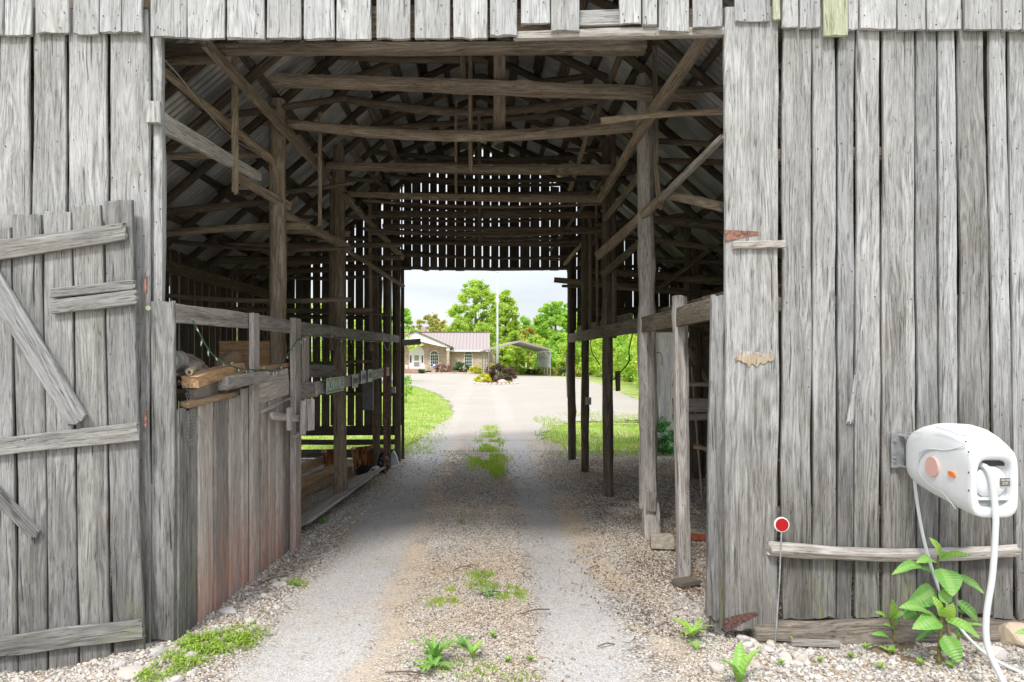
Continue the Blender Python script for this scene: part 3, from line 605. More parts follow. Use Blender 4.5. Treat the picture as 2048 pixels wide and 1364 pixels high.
gapwall(xr_, BX, 'x', BY, lambda x: 2.03, lambda x: zr(x) - .0, w=.13, gap=(.006, .016))
gapwall(FD + .1, BY, 'y', -BX, lambda y: .35, lambda y: zr(-BX) + .1, w=.17, gap=(.02, .05), name='side_siding')
gapwall(FD + .1, BY, 'y', BX, lambda y: .02, lambda y: zr(BX) + .1, w=.17, gap=(.001, .006), name='side_siding', mat=M_in)
for (z, h) in [(.44, .15), (.26, .085), (.08, .13)]:
    m = MB(); m.board((-BX, BY - .03, z), (xl - .1, BY - .04, z + .01), h, .025, wd=(0, 0, 1), ea=.005); part(m, 'low_board', M_back)
for z in (3.05, 3.5, 4.0): 
    m = MB(); m.log((-2.4 if z < 3.9 else -1.5, BY - .07, z), (2.4 if z < 3.9 else 1.4, BY - .07, z + random.uniform(-.05, .05)), .028, nr=8, bend=(0, 0, -.05)); part(m, 'girt', M_in)
for (x0, x1, z) in [(-3.3, -1.32, 1.05), (-3.3, -1.32, 2.25), (1.35, 3.3, 2.35), (1.35, 3.3, 2.75)]:
    m = MB(); m.log((x0, BY - .06, z), (x1, BY - .06, z + random.uniform(-.04, .04)), .032, nr=8); part(m, 'girt', M_in)
for (x, z, s) in [(-BX, 1.2, 1), (BX, 1.2, -1)]:
    m = MB(); m.board((x + .05 * s, FD + .2, z), (x + .05 * s, BY - .05, z), .12, .03, wd=(0, 0, 1)); part(m, 'girt', M_in)
m = MB(); m.board(P(325, 530, 6.95), P(565, 597, 10.6), .13, .03, wd=(0, 0, 1)); part(m, 'girt', M_pole)
# trim of the far doorway and the pale pipe on it
m = MB(); m.board((xl + .0, BY + .03, -.02), (xl + .0, BY + .03, 3.3), .05, .03); part(m, 'door_trim', M_back)
m = MB(); m.board((xl + .3, BY - .14, 1.85), (xl + .02, BY - .14, 1.83), .09, .03, wd=(0, 0, 1)); part(m, 'cleat', M_post)
# posts
def post(xb, yb, D, xt, r, r1=None, mat=M_in, sq=0, zt=None, amp=.09, zb=None, rc=None, name='post'):
    m = MB(); b = P(xb, VY, D); t = P(xt, VY, D)
    m.log((b.x, D, (ghs(b.x, D) - .04) if zb is None else zb), (t.x, D, (zr(t.x) - .1) if zt is None else zt), r, r1 or r * .93, nr=14, amp=amp, sq=sq, rc=rc, knots=1.0); return part(m, name, mat)
post(557, 0, 6.0, 555, .070, .072, M_pole, rc=(.8, .3, .5)); post(681, 0, 7.72, 677, .074, .066, M_pole, rc=(.5, .3, .5)); post(753, 0, 9.55, 748, .052, .05, M_pole); post(777, 0, 9.85, 777, .034, .034, M_in, zt=3.0); post(796, 0, 10.6, 794, .05, .05, M_in)
post(663, 0, 7.3, 665, .030, .028, M_in, zb=1.68, zt=3.5, sq=1); post(770, 0, 9.4, 770, .022, .022, M_rust, zt=1.5)
post(1297, 0, 6.07, 1290, .080, .073, M_post, zb=.27, amp=.12, rc=(.75, .2, .5)); post(1216, 0, 7.86, 1214, .062, .06, M_in, amp=.11, rc=(.2, .3, .5)); post(1170, 0, 9.5, 1171, .056, .055, M_in, amp=.13, rc=(.1, .3, .5)); post(1144, 0, 10.7, 1141, .062, .058, M_in, rc=(.0, .6, .5))
post(1303, 0, 6.05, 1300, .075, .072, M_post, zb=-.03, zt=.32, sq=1, amp=.06, rc=(1, .4, .5), name='post_stub')
post(1367, 0, 4.96, 1359, .048, .052, M_post, zt=2.04, sq=1, amp=.07, rc=(.45, .2, .5))
post(1229, 0, 7.5, 1226, .026, .026, M_in, sq=1, zb=1.82, zt=4.3); post(1395, 0, 9.0, 1395, .07, .07, M_in, zt=3.3); post(440, 0, 9.2, 440, .075, .08, M_pole, zt=3.0, amp=.14); post(1375, 0, 8.0, 1375, .04, .04, M_in, zt=3.6, zb=1.95)
post(1181, 0, 9.3, 1180, .03, .03, M_in, zb=2.0, zt=3.6); post(1195, 0, 8.6, 1193, .02, .02, M_in, zb=2.0, zt=3.8)
m = MB(); m.board(P(1302, 1022, 5.96), P(1304, 985, 5.96), .09, .02, ea=.004); part(m, 'splice_board', M_post)
m = MB(); m.board(P(1236, 782, 7.8), P(1235, 742, 7.8), .055, .02); part(m, 'splice_board', M_in)
m = MB(); m.box(P(1177, 802, 9.35), (.07, .05, .1)); part(m, 'outlet_box', M_steel)
m = MB(); m.tube([P(1133, 708, 10.95), P(1136, 795, 10.95)], .018, 8); part(m, 'conduit', M_white)
# cross beams, poles and braces of the tobacco tiers
def lg(x0, y0, D0, x1, y1, D1, rp, rp1=None, bend=0, mat=M_pole, sq=0, name='tier_pole', amp=.07, rc=None, dz=None):
    m = MB(); rp1 = rp if rp1 is None else rp1
    m.log(P(x0, y0, D0), P(x1, y1, D1), rp * D0 / F, rp1 * D1 / F, bend=(0, 0, -bend * (D0 + D1) / 2 / F), nr=12, sq=sq, amp=amp, rc=rc); return part(m, name, mat)
def bd(x0, y0, D0, x1, y1, D1, wp, t=.03, mat=M_pole, name='brace', rc=None, wp1=None, amp=.004):
    m = MB(); a, b = P(x0, y0, D0), P(x1, y1, D1); ax = (b - a).normalized(); vd = Vector((a.x + b.x, a.y + b.y, 0)).normalized(); wd = ax.cross(vd)
    m.board(a, b, wp * D0 / F, t, wd=wd, ea=amp, rag=(.02, .02), w1=(wp1 or wp) * D1 / F, rc=rc); return part(m, name, mat)
lg(320, 100, 4.6, 1290, 96, 4.7, 11, 13, mat=M_in, sq=1, name='tie_beam'); lg(322, 126, 4.5, 445, 120, 4.6, 10, 8, mat=M_in, bend=-3)
lg(493, 158, 5.85, 1388, 190, 5.85, 13, 14, mat=M_pole, sq=1, name='tie_beam', rc=(.9, .2, .5), amp=.09); lg(470, 130, 5.8, 700, 92, 6.0, 8, 9)
lg(560, 100, 6.1, 970, 118, 6.3, 7, 8, mat=M_in, bend=8); lg(690, 198, 7.0, 1215, 194, 7.1, 8, 9, bend=28, mat=M_in); lg(520, 240, 6.15, 1285, 250, 6.15, 10, 12, bend=27, rc=(.9, .2, .5), amp=.10)
lg(1202, 242, 5.1, 1450, 224, 4.9, 6.5, 7, rc=(1, .9, .5), bend=-4); lg(655, 332, 7.65, 1228, 340, 7.6, 8, 11, bend=2, sq=1, rc=(.7, .2, .5), name='tie_beam'); lg(770, 352, 8.6, 1190, 356, 8.6, 4, 5, mat=M_in, bend=8)
lg(695, 388, 8.0, 1205, 398, 8.0, 6, 8, bend=3, sq=1, name='tie_beam'); lg(745, 428, 9.1, 1200, 430, 9.1, 7, 7, sq=1, name='tie_beam'); lg(765, 452, 9.3, 1195, 458, 9.3, 5, 4, bend=2, mat=M_in); lg(775, 478, 9.9, 1165, 488, 9.9, 5, 5, bend=4, mat=M_in)
lg(798, 500, 10.4, 1135, 512, 10.4, 2.5, 2.5, bend=10, mat=M_in); lg(800, 512, 10.5, 1135, 520, 10.5, 2, 2, bend=-2, mat=M_in); lg(700, 300, 9.0, 1200, 312, 9.0, 5, 5, mat=M_in, bend=12); lg(650, 262, 8.0, 1200, 222, 8.0, 5, 6, mat=M_in, bend=3)
lg(735, 158, 7.0, 1210, 148, 7.0, 6, 6, mat=M_in, bend=16)
lg(322, 468, 6.2, 612, 452, 6.3, 7, 8, bend=-4); lg(322, 425, 6.3, 560, 402, 6.3, 8, 7, mat=M_in); lg(322, 313, 5.2, 560, 308, 6.1, 7, 7); lg(330, 250, 5.6, 690, 196, 6.2, 6, 7, mat=M_in); lg(480, 250, 6.6, 570, 246, 6.6, 8, 7)
lg(325, 492, 7.5, 800, 490, 9.2, 7, 5, mat=M_in); lg(375, 522, 8, 800, 515, 9.2, 9, 5, mat=M_in); lg(450, 545, 9, 800, 535, 9.6, 6, 5, mat=M_in); lg(330, 380, 8, 560, 365, 8, 5, 5, mat=M_in); lg(560, 275, 7.4, 720, 268, 7.4, 4, 5, mat=M_in); lg(540, 460, 7.6, 700, 468, 7.8, 6, 6)
lg(1330, 388, 5.6, 1448, 415, 4.6, 9, 10, rc=(.8, .5, .5)); lg(1310, 282, 6.6, 1450, 290, 5.6, 6, 6, mat=M_in); lg(1310, 183, 6.2, 1450, 176, 5, 7, 7, mat=M_in); lg(1300, 320, 7, 1450, 325, 6, 5, 6, mat=M_in)
lg(1290, 438, 7.6, 1450, 452, 6.8, 8, 10, mat=M_in); lg(1180, 540, 9.6, 1450, 562, 7.5, 7, 9, mat=M_in); lg(1110, 560, 10.3, 1450, 590, 8.8, 6, 7, mat=M_in, sq=1); lg(1125, 572, 10.2, 1200, 574, 10, 3, 3, mat=M_in); lg(1290, 478, 7.4, 1450, 500, 7, 6, 6, mat=M_in); lg(1300, 520, 9, 1450, 524, 8.6, 6, 6, mat=M_in)
lg(1120, 455, 9.8, 1290, 455, 9.6, 4, 4, mat=M_in); lg(1130, 300, 8.5, 1290, 300, 8.2, 4, 4, mat=M_in)
bd(408, 84, 4.3, 655, 352, 7.3, 19, .05, rc=(.6, .3, .5)); bd(688, 392, 7.6, 806, 516, 10.4, 10, .04, rc=(.7, .9, .5))
lg(322, 138, 4.2, 545, 322, 5.9, 9, 9, name='brace', rc=(1, .9, .5), amp=.09); bd(300, 232, 3.97, 516, 352, 5.3, 42, .04, wp1=18, mat=M_post, rc=(.9, .1, .5)); bd(472, 352, 5.35, 578, 412, 6.1, 17, .05, rc=(1, .5, .5), amp=.01); bd(568, 428, 6.15, 697, 496, 7.5, 14, .05, rc=(1, .5, .5)); lg(690, 498, 7.6, 806, 572, 10.4, 5, 4, name='brace')
m = MB(); m.board(P(309, 205, FD - .0), P(309, 248, FD - .0), .08, .05, ea=.004, rc=(.9, .9, .5)); part(m, 'post_block', M_front)
bd(568, 95, 6.3, 657, 218, 7.4, 13, .04); bd(648, 235, 7.5, 735, 340, 8.6, 10, .04); bd(735, 340, 8.7, 790, 400, 9.6, 8, .03)
bd(470, 84, 4.9, 470, 386, 4.9, 13, .03, name='hanger', rc=(.5, 1, .5)); bd(640, 105, 6.7, 640, 452, 6.7, 8, .02, name='hanger'); bd(926, 92, 5.9, 926, 168, 5.9, 9, .02, name='hanger'); bd(999, 84, 5.65, 998, 285, 6.3, 24, .03, name='hanger', rc=(.2, .3, .5))
lg(940, 105, 6.25, 941, 342, 6.25, 5, 4, name='hanger'); lg(912, 200, 7, 912, 385, 8, 3, 3, name='hanger'); lg(958, 215, 7.5, 960, 480, 9.4, 3, 4, name='hanger', mat=M_in); bd(1309, 70, 5.7, 1312, 330, 5.7, 10, .03, name='hanger'); bd(1312, 330, 5.65, 1319, 416, 5.65, 9, .03, name='hanger'); bd(740, 398, 9, 742, 700, 9, 7, .02, name='hanger')
bd(1420, 62, 4.25, 1272, 272, 5.75, 24, .05, rc=(.8, .2, .5)); bd(1278, 268, 5.9, 1200, 398, 7.6, 14, .05, rc=(.9, .9, .5)); bd(1296, 330, 6.3, 1210, 440, 7.7, 12, .04, mat=M_in); bd(1448, 272, 4.05, 1322, 398, 5.5, 11, .04, mat=M_post, rc=(.6, .9, .5)); bd(1320, 400, 5.6, 1196, 512, 7.6, 17, .05, rc=(.8, .4, .5)); bd(1300, 468, 6.3, 1205, 550, 7.7, 14, .04, mat=M_in)
lg(1180, 466, 9.6, 1130, 528, 10.4, 5, 4, name='brace', rc=(1, 1, .5)); bd(1190, 222, 7.6, 1140, 380, 8.8, 9, .03, rc=(.9, .5, .5)); bd(1255, 75, 5.2, 1185, 250, 6.8, 11, .04, mat=M_in); bd(1215, 440, 9.2, 1160, 530, 10.2, 6, .03, mat=M_in); bd(1420, 500, 7, 1300, 590, 9, 9, .03, mat=M_in); bd(720, 180, 7.4, 800, 330, 9, 11, .04, mat=M_in); bd(1230, 330, 8, 1100, 500, 10.2, 6, .03, mat=M_in)
bd(360, 540, 8.5, 560, 700, 9.6, 8, .03, mat=M_in); bd(700, 560, 10.2, 570, 470, 10.2, 7, .03, mat=M_in)
for Dq in (6.9, 8.3, 9.5):
    for zq in (2.25, 2.75, 3.3, 3.8):
        for sq_ in (-1, 1):
            xo = 3.25 if zq < 2.7 else (3.2 - (zq - 2.7) / .85)
            if random.random() < .8 and xo > 1.9:
                m = MB(); m.log((sq_ * xo, Dq + random.uniform(-.1, .1), zq + random.uniform(-.08, .08)), (sq_ * 1.35, Dq + random.uniform(-.1, .1), zq + random.uniform(-.08, .08)), random.uniform(.02, .035), random.uniform(.02, .035), bend=(0, 0, random.uniform(-.06, .02)), nr=8); part(m, 'tier_pole', M_in)
for Dq in (8.4, 9.0, 9.7, 10.3):
    for zq in (3.2, 3.65, 4.1):
        m = MB(); xo = 1.5 if zq < 4 else 1.1; zz_ = zq + random.uniform(-.15, .15); m.log((-xo, Dq, zz_ + random.uniform(-.05, .05)), (xo, Dq, zz_ + random.uniform(-.05, .05)), random.uniform(.016, .028), bend=(0, 0, random.uniform(-.08, .0)), nr=8); part(m, 'tier_pole', M_in)
# wires hanging from the frame
m = MB(); m.tube(spline([P(322, 112, 4.0), P(365, 160, 4.3), P(420, 230, 4.7), P(470, 280, 5.1), P(530, 315, 5.8)]), .005, 6); part(m, 'loose_wire', M_post)
m = MB(); m.tube(spline([P(1265, 668, 7.7), P(1258, 700, 7.7), P(1258, 722, 7.7), P(1243, 742, 7.7), P(1226, 760, 7.7)]), .007, 6); part(m, 'cable', M_dark)
m = MB(); m.tube(spline([P(1181, 655, 9.2), P(1183, 700, 9.2), P(1200, 730, 9.0)]), .006, 6); part(m, 'cable', M_dark)
m = MB(); m.tube(spline([P(765, 560, 9), P(763, 640, 9), P(768, 690, 9), P(780, 688, 9), P(781, 560, 9.2)]), .006, 6); part(m, 'cable', M_wire)
# rails of the drive bay
def yrail(pts, w, t, name, mat, rc=None):
    m = MB()
    for a, b in zip(pts[:-1], pts[1:]): m.board(a, b, w, t, wd=(0, 0, 1), ea=.005, rc=rc)
    return part(m, name, mat)
def XL(D): return -1.757 + (D - 3.87) * .0605
yrail([P(347, 624, 3.88), Vector((XL(5.9), 5.9, 1.86)), Vector((XL(8) + .01, 8.0, 1.87)), Vector((-1.335, 10.7, 1.885))], .11, .035, 'rail', M_stall, rc=(.3, .4, .5))
yrail([Vector((1.385, 4.0, 1.895)), Vector((1.405, 5.6, 1.89)), Vector((1.38, 8, 1.90)), Vector((1.315, 10.75, 1.90))], .135, .04, 'rail', M_in, rc=(.55, .1, .5))
yrail([Vector((1.47, 6.9, 2.0)), Vector((1.45, 10.6, 2.03))], .10, .05, 'rail', M_in)
for i, y in enumerate(np.arange(8.6, 10.8, .21)):
    m = MB() if i == 0 else m; m.board((1.45, y, 2.01), (3.28, y, 2.01), .2, .025, wd=(0, 1, 0), seg=.5)
part(m, 'loft_floor', M_in)
m = MB()
for y in np.arange(4.1, 7.0, .22): m.board((1.55, y, 2.02), (3.28, y, 2.0), .2, .025, wd=(0, 1, 0), seg=.5)
part(m, 'loft_floor', M_in)
# left stall partition
mb = MB(); D = 3.88; first_ = True
bw = [(.11, 1.33), (.13, 1.33), (.21, 1.36), (.22, 1.36), (.20, 1.37), (.16, 1.42), (.06, 1.42), (.12, 1.48), (.16, 1.46), (.16, 1.45), (.16, 1.44), (.20, 1.43), (.10, 1.42), (.13, 1.42)]
for (w, zt) in bw:
    if D + w > 5.86: break
    if D > 4.1 and first_: part(mb, 'stall_board', M_door); mb = MB(); first_ = False
    c = D + w / 2; p0 = (XL(c) + random.uniform(-.004, .004), c, ghs(XL(c), c) - .03); p1 = (XL(c), c, zt - .03 + random.uniform(-.01, .01))
    mb.board(p0, p1, w - .004, .024, wd=(0, 1, 0), ea=.004, seg=.1, rag=(.01, .008)); D += w
stall = part(mb, 'stall_partition', M_stall, label='reddish stained board partition along the left of the drive')
m = MB(); m.board((XL(4.92) + .03, 4.92, -.02), (XL(4.92) + .03, 4.92, 1.92), .13, .035, wd=(0, 1, 0), rc=(.7, .2, .5)); part(m, 'stall_post', M_stall)
m = MB(); m.board((XL(5.8) + .03, 5.80, -.02), (XL(5.8) + .03, 5.80, 1.93), .17, .05, wd=(0, 1, 0), ea=.008, rc=(.6, .3, .5)); part(m, 'stall_post', M_stall)
m = MB(); m.board((XL(5.0) + .02, 5.02, 1.36), (XL(5.5) + .02, 5.66, 1.40), .22, .022, wd=(0, 0, 1), rc=(.9, .6, .5)); part(m, 'patch_board', M_stall)
m = MB(); m.board((XL(5.0) + .045, 5.0, 1.20), (XL(5.6) + .045, 5.7, 1.27), .02, .02, wd=(0, 0, 1), rc=(1, .2, .5)); part(m, 'cleat', M_stall)
# wooden latch on the partition
m = MB(); q = lambda y, D, x=580: P(x, y, D)
m.board(Vector((XL(5.3) + .06, 5.15, 1.16)), Vector((XL(5.8) + .09, 5.85, 1.07)), .055, .03, wd=(0, 0, 1), rc=(.8, .6, .5)); 
m.board(Vector((XL(5.45) + .10, 5.45, 1.02)), Vector((XL(5.45) + .10, 5.45, 1.20)), .07, .03, wd=(0, 1, 0), rc=(1, .1, .5)); m.board(Vector((XL(5.7) + .13, 5.68, .96)), Vector((XL(5.7) + .13, 5.72, 1.24)), .06, .04, wd=(0, 1, 0), rc=(.9, .2, .5)); m.board(Vector((XL(5.7) + .12, 5.92, .97)), Vector((XL(5.8) + .12, 5.92, 1.24)), .09, .03, wd=(1, .3, 0), rc=(.95, .2, .5)); m.board(Vector((XL(5.7) + .08, 5.6, .95)), Vector((XL(5.7) + .10, 5.95, .99)), .03, .03, wd=(0, 0, 1))
part(m, 'latch', M_stall)
# lower rail that carries the signs and its posts
yrail([Vector((XL(5.88), 5.88, 1.31)), Vector((XL(6.5) - .0, 6.46, 1.30))], .14, .035, 'rail', M_stall, rc=(.5, .3, .5))
yrail([Vector((XL(6.3) + .03, 6.38, 1.31)), Vector((XL(9.7) + .02, 9.75, 1.40))], .125, .03, 'rail', M_stall, rc=(.9, .1, .5))
m = MB(); m.board((XL(6.25) - .03, 6.25, 1.2), (XL(6.25) - .03, 6.25, 1.88), .17, .03, wd=(0, 1, 0)); part(m, 'stall_post', M_stall)
yrail([Vector((XL(6) - .06, 5.95, 1.48)), Vector((XL(7.3) - .06, 7.3, 1.46))], .12, .03, 'rail', M_stall, rc=(.2, .5, .5))
for z, x, w in [(1.47, -2.2, .3), (1.50, -2.5, .3), (1.53, -1.95, .25)]:
    m = MB(); m.board((x, 6.2, z), (x + .1, 10.5, z + .01), w, .03, wd=(1, 0, 0), seg=.4); part(m, 'shelf', M_in)
m = MB(); m.box((-1.60, 9.35, 1.08), (.14, .10, .40)); part(m, 'fuse_box', simple('grey_enamel', (.16, .18, .18), .5, .4, 0, .15, 12)); m = MB(); m.box((-1.36, 10.15, 1.12), (.06, .05, .09)); part(m, 'outlet_box', M_steel)
# right stall interior
m = MB()
for i, x in enumerate(np.arange(2.62, 3.25, .13)): m.board((x, 9.0, .02), (x, 9.0, 1.95), .122, .02)
door2 = part(m, 'inner_door', M_in); 
m = MB(); m.board((2.66, 8.96, 1.72), (3.1, 8.96, .98), .07, .025, wd=(.5, 0, .5), rc=(.9, .2, .5)); part(m, 'door_brace', M_pole, parent=door2); m = MB(); m.board((2.66, 8.96, 1.80), (3.2, 8.96, 1.84), .13, .025, wd=(0, 0, 1)); part(m, 'door_batten', M_pole, parent=door2)
m = MB(); m.board((1.9, 6.9, 1.33), (2.9, 6.9, 1.33), .04, .05, wd=(0, 0, 1), rc=(.6, .1, .5)); m.board((1.9, 6.9, 1.12), (2.9, 6.9, 1.12), .14, .03, wd=(0, 0, 1), rc=(.6, .1, .5)); m.board((1.9, 6.9, 1.00), (2.9, 6.9, 1.00), .07, .03, wd=(0, 0, 1), rc=(.3, .1, .5)); part(m, 'rail', M_post)
m = MB(); m.board((2.1, 6.88, .70), (2.9, 6.6, .60), .04, .03, wd=(0, 0, 1)); part(m, 'cleat', M_new)
m = MB(); m.board(P(1392, 890, 8.6), P(1440, 910, 8.2), .05, .04, wd=(0, 0, 1)); part(m, 'cleat', M_new)
# ------------------------------------------------------------------ things in and around the barn
def lay(m, name, mat, label, cat, org, group=None, smooth=False):
    return tag(m.build(name, mat, None, Vector(org), smooth), label, cat, group)
def text(s, size, mat, M4, parent, name='lettering', ext=.0015, sx=1.0):
    cu = bpy.data.curves.new(name, 'FONT'); cu.body = s; cu.size = size; cu.extrude = ext; cu.align_x = 'CENTER'; cu.align_y = 'CENTER'
    ob = bpy.data.objects.new(name, cu); COL.objects.link(ob); bpy.context.view_layer.update()
    me = bpy.data.meshes.new_from_object(ob.evaluated_get(bpy.context.evaluated_depsgraph_get())); bpy.data.objects.remove(ob)
    me.transform(M4 @ Matrix.Diagonal((sx, 1, 1, 1))); me.materials.append(mat); o = bpy.data.objects.new(name, me); COL.objects.link(o); o.parent = parent; return o
# signs nailed on the left rail (face +X)
def signplate(name, y0, y1, z, h, col, tcol, txt, label, cat, x, ts, sx, rim=True, band=None):
    yc = (y0 + y1) / 2; w = y1 - y0; o = empty(name, (x, yc, z), label, cat)
    m = MB(); m.box((x, yc, z), (.004, w, h)); m.build('plate', simple(name + '_face', col, .5, .4, 0, .12, 9), o, o.location)
    if rim:
        m = MB()
        for (a, b, c, d) in [(0, h / 2 - .008, w, .006), (0, -h / 2 + .008, w, .006), (-w / 2 + .006, 0, .006, h), (w / 2 - .006, 0, .006, h)]: m.box((x + .003, yc + a, z + b), (.003, c, d))
        m.build('border', M_white, o, o.location)
    if band: m = MB(); m.box((x + .0035, yc, z + h * .33), (.002, w * .9, h * .2)); m.build('band', simple(name + '_band', band, .5), o, o.location)
    M4 = Matrix.Translation((.004, 0, 0)) @ Matrix(((0, 0, 1, 0), (1, 0, 0, 0), (0, 1, 0, 0), (0, 0, 0, 1)))
    text(txt, ts, simple(name + '_ink', tcol, .5), M4, o, sx=sx); return o
signplate('street_sign', 6.50, 7.30, 1.325, .155, (.10, .30, .17), (.75, .78, .72), 'MCMINNVILLE', 'long green sign with pale capital letters nailed to the left rail', 'sign', XL(6.9) + .062, .155, .80)
signplate('number_plate', 7.56, 7.88, 1.335, .15, (.42, .41, .39), (.12, .12, .11), 'TUN 127', 'grey number plate nearest the green sign on the left rail', 'number plate', XL(7.7) + .056, .09, .8)
signplate('number_plate', 7.98, 8.29, 1.37, .155, (.52, .56, .62), (.08, .14, .30), 'J1 406', 'number plate with blue letters in the middle of the three on the left rail', 'number plate', XL(8.1) + .052, .09, .8, band=(.50, .40, .38))
signplate('number_plate', 8.32, 8.63, 1.375, .155, (.55, .58, .58), (.25, .22, .10), 'T10 38', 'number plate with a sky blue top band, farthest along the left rail', 'number plate', XL(8.5) + .05, .09, .8, band=(.22, .40, .58))
# string of lights
m = MB(); pts = [Vector((XL(3.95) + .05, 3.97, 1.82)), Vector((XL(4.2) + .04, 4.25, 1.62)), Vector((XL(4.6) + .04, 4.62, 1.53)), Vector((XL(5) + .08, 5.0, 1.51)), Vector((XL(5.4) + .05, 5.35, 1.53)), Vector((XL(5.8) + .07, 5.78, 1.76)), Vector((XL(6.4) + .03, 6.4, 1.80)), Vector((XL(7.4) + .03, 7.5, 1.80)), Vector((XL(9) + .03, 9.4, 1.81))]
sp = spline(pts, 80); so_ = empty('string_lights', pts[0], 'pale green string of small lights drooping below the left rail', 'string lights')
m.tube(sp, .0045, 6); m.build('cable', M_greenwire, so_, pts[0])
for i in range(2, len(sp) - 1, 3):
    m = MB(); p = sp[i]; d = Vector((random.uniform(-.01, .02), random.uniform(-.02, .02), random.choice((-1, -1, -.6, .5)) * .045)); m.tube([p, p + d * .4], .006, 6, m=1); m.tube([p + d * .4, p + d], .0055, 6, r1=.001); m.build('bulb', [M_bulb, M_greenwire], so_, pts[0])
# lumber and junk on top of the partition
def pl(name, mat, a, b, w, t, label, cat='plank', wd=(0, 0, 1), group=None, rc=None): m = MB(); m.board(a, b, w, t, wd=wd, ea=.006, rag=(.01, .015), rc=rc); return lay(m, name, mat, label, cat, a, group)
M_orange = wood('orange_lumber', (.28, .15, .07), (.50, .31, .17), (.60, .44, .30), var=.1, crack=.4)
pl('plank', M_orange, Vector((XL(4) + .03, 3.98, 1.455)), Vector((XL(4.6) - .02, 4.78, 1.53)), .07, .10, 'rusty orange plank resting on top of the left partition')
pl('plank', M_orange, Vector((XL(5) - .06, 4.98, 1.515)), Vector((XL(5.7) - .06, 5.78, 1.53)), .035, .10, 'thin orange strip of wood behind the string of lights')
pl('split_log', M_post, Vector((XL(4.5) + .05, 4.35, 1.435)), Vector((XL(5) + .09, 4.93, 1.46)), .085, .07, 'split pale log end wedged above the left partition', 'log')
pl('wood_scrap', M_stall, Vector((XL(4) - .03, 4.15, 1.36)), Vector((XL(4) - .03, 4.5, 1.40)), .09, .03, 'pink triangular scrap of board behind the chicken wire', 'wood scrap', rc=(1, .3, .5))
pl('plank', M_new, Vector((XL(4) + .01, 3.96, 1.325)), Vector((XL(4.6) + .01, 4.6, 1.35)), .035, .05, 'narrow tan lath along the top edge of the left partition')
m = MB(); a = Vector((XL(4) + .02, 3.99, 1.515)); m.tube([a, a + Vector((-.10, .30, .02))], .021, 14); m.tube([a + Vector((.004, -.01, 0)), a + Vector((.003, -.006, 0))], .009, 10, m=1); lay(m, 'wooden_dowel', [simple('pale_wood_end', (.55, .46, .30), .7, .2, 0, .3, 60), M_dark], 'round pale wooden dowel end on top of the left partition', 'dowel', a)
m = MB(); a = Vector((XL(4) - .12, 4.12, 1.58)); m.tube([a + Vector((0, -.05, 0)), a + Vector((0, .05, 0))], .062, 20); m.tube([a + Vector((0, -.055, 0)), a + Vector((0, -.05, 0))], .04, 20, m=1); lay(m, 'tape_roll', [simple('grey_tape', (.32, .31, .29), .6, .2, 0, .2, 30), simple('white_core', (.6, .6, .58))], 'grey roll of tape standing on the junk at the near end of the partition', 'tape roll', a)
# crumpled sacks on the shelf behind
def lump(name, c, s, mat, label, cat='sack', amp=.25, sub=4, f=3.0):
    import bmesh
    bm = bmesh.new(); bmesh.ops.create_icosphere(bm, subdivisions=sub, radius=1); ph = rng.uniform(0, 6, 9)
    for v in bm.verts:
        d = v.co.copy(); k = 1 + amp * (math.sin(d.x * f + ph[0]) * math.sin(d.y * f * 1.2 + ph[1]) + .5 * abs(math.sin(d.z * f * 2 + d.x * 4 + ph[2])) - .3 + .25 * math.sin(d.x * 11 + d.y * 9 + ph[3]) * math.sin(d.z * 10 + ph[4]))
        v.co = Vector((d.x * s[0] * k, d.y * s[1] * k, max(d.z * s[2] * k, -s[2] * .75)))
    me = bpy.data.meshes.new(name); bm.to_mesh(me); bm.free(); me.materials.append(mat)
    for p in me.polygons: p.use_smooth = True
    o = bpy.data.objects.new(name, me); COL.objects.link(o); o.location = c; return tag(o, label, cat)
M_sack = simple('dusty_sack', (.30, .26, .23), .9, .1, 0, .35, 14, .4)
lump('sack', (-2.12, 4.65, 1.52), (.22, .32, .09), M_sack, 'dusty grey folded sack heaped on the boards behind the left partition')
lump('cardboard_box', (-2.0, 5.35, 1.52), (.12, .16, .12), simple('old_cardboard', (.34, .24, .16), .9, .1, 0, .2, 10), 'crushed brown cardboard behind the chicken wire', 'cardboard')
m = MB(); m.board((-2.35, 6.05, 1.62), (-1.75, 6.0, 1.62), .26, .02, wd=(0, 0, 1), rc=(.4, .9, .5)); lay(m, 'panel', M_orange, 'flat brown panel standing behind the second stall post', 'panel', (-2, 6, 1.5))
for i in range(3):
    m = MB(); m.board((-2.5 + .2 * i, 4.0, 1.38), (-2.4 + .2 * i, 6.0, 1.38), .19, .03, wd=(1, 0, 0)); part(m, 'shelf', M_in)
# chicken wire over the gap
m = MB(); s = .028
for r_ in range(22):
    for c in range(26):
        y = 3.97 + c * s * 1.0 + (s * .5 if r_ % 2 else 0); z = 1.08 + r_ * s * .75
        if z > 1.43 - .0 + (y - 3.97) * .12 or (z < 1.3 and y > 4.15 + (z - 1.05) * .6) or y > 4.75: continue
        X = lambda yy, zz: Vector((XL(yy) + .022 + .012 * math.sin(zz * 31 + yy * 22), yy + .006 * math.sin(zz * 60), zz))
        for (a, b) in [((y, z), (y, z + s * .4)), ((y, z + s * .4), (y + s * .5, z + s * .75)), ((y, z + s * .4), (y - s * .5, z + s * .75))]:
            m.tube([X(*a), X(*b)], .0011, 3)
lay(m, 'chicken_wire', M_wire, 'torn chicken wire stretched over the gap at the top of the left partition', 'chicken wire', (XL(4), 4.2, 1.2))
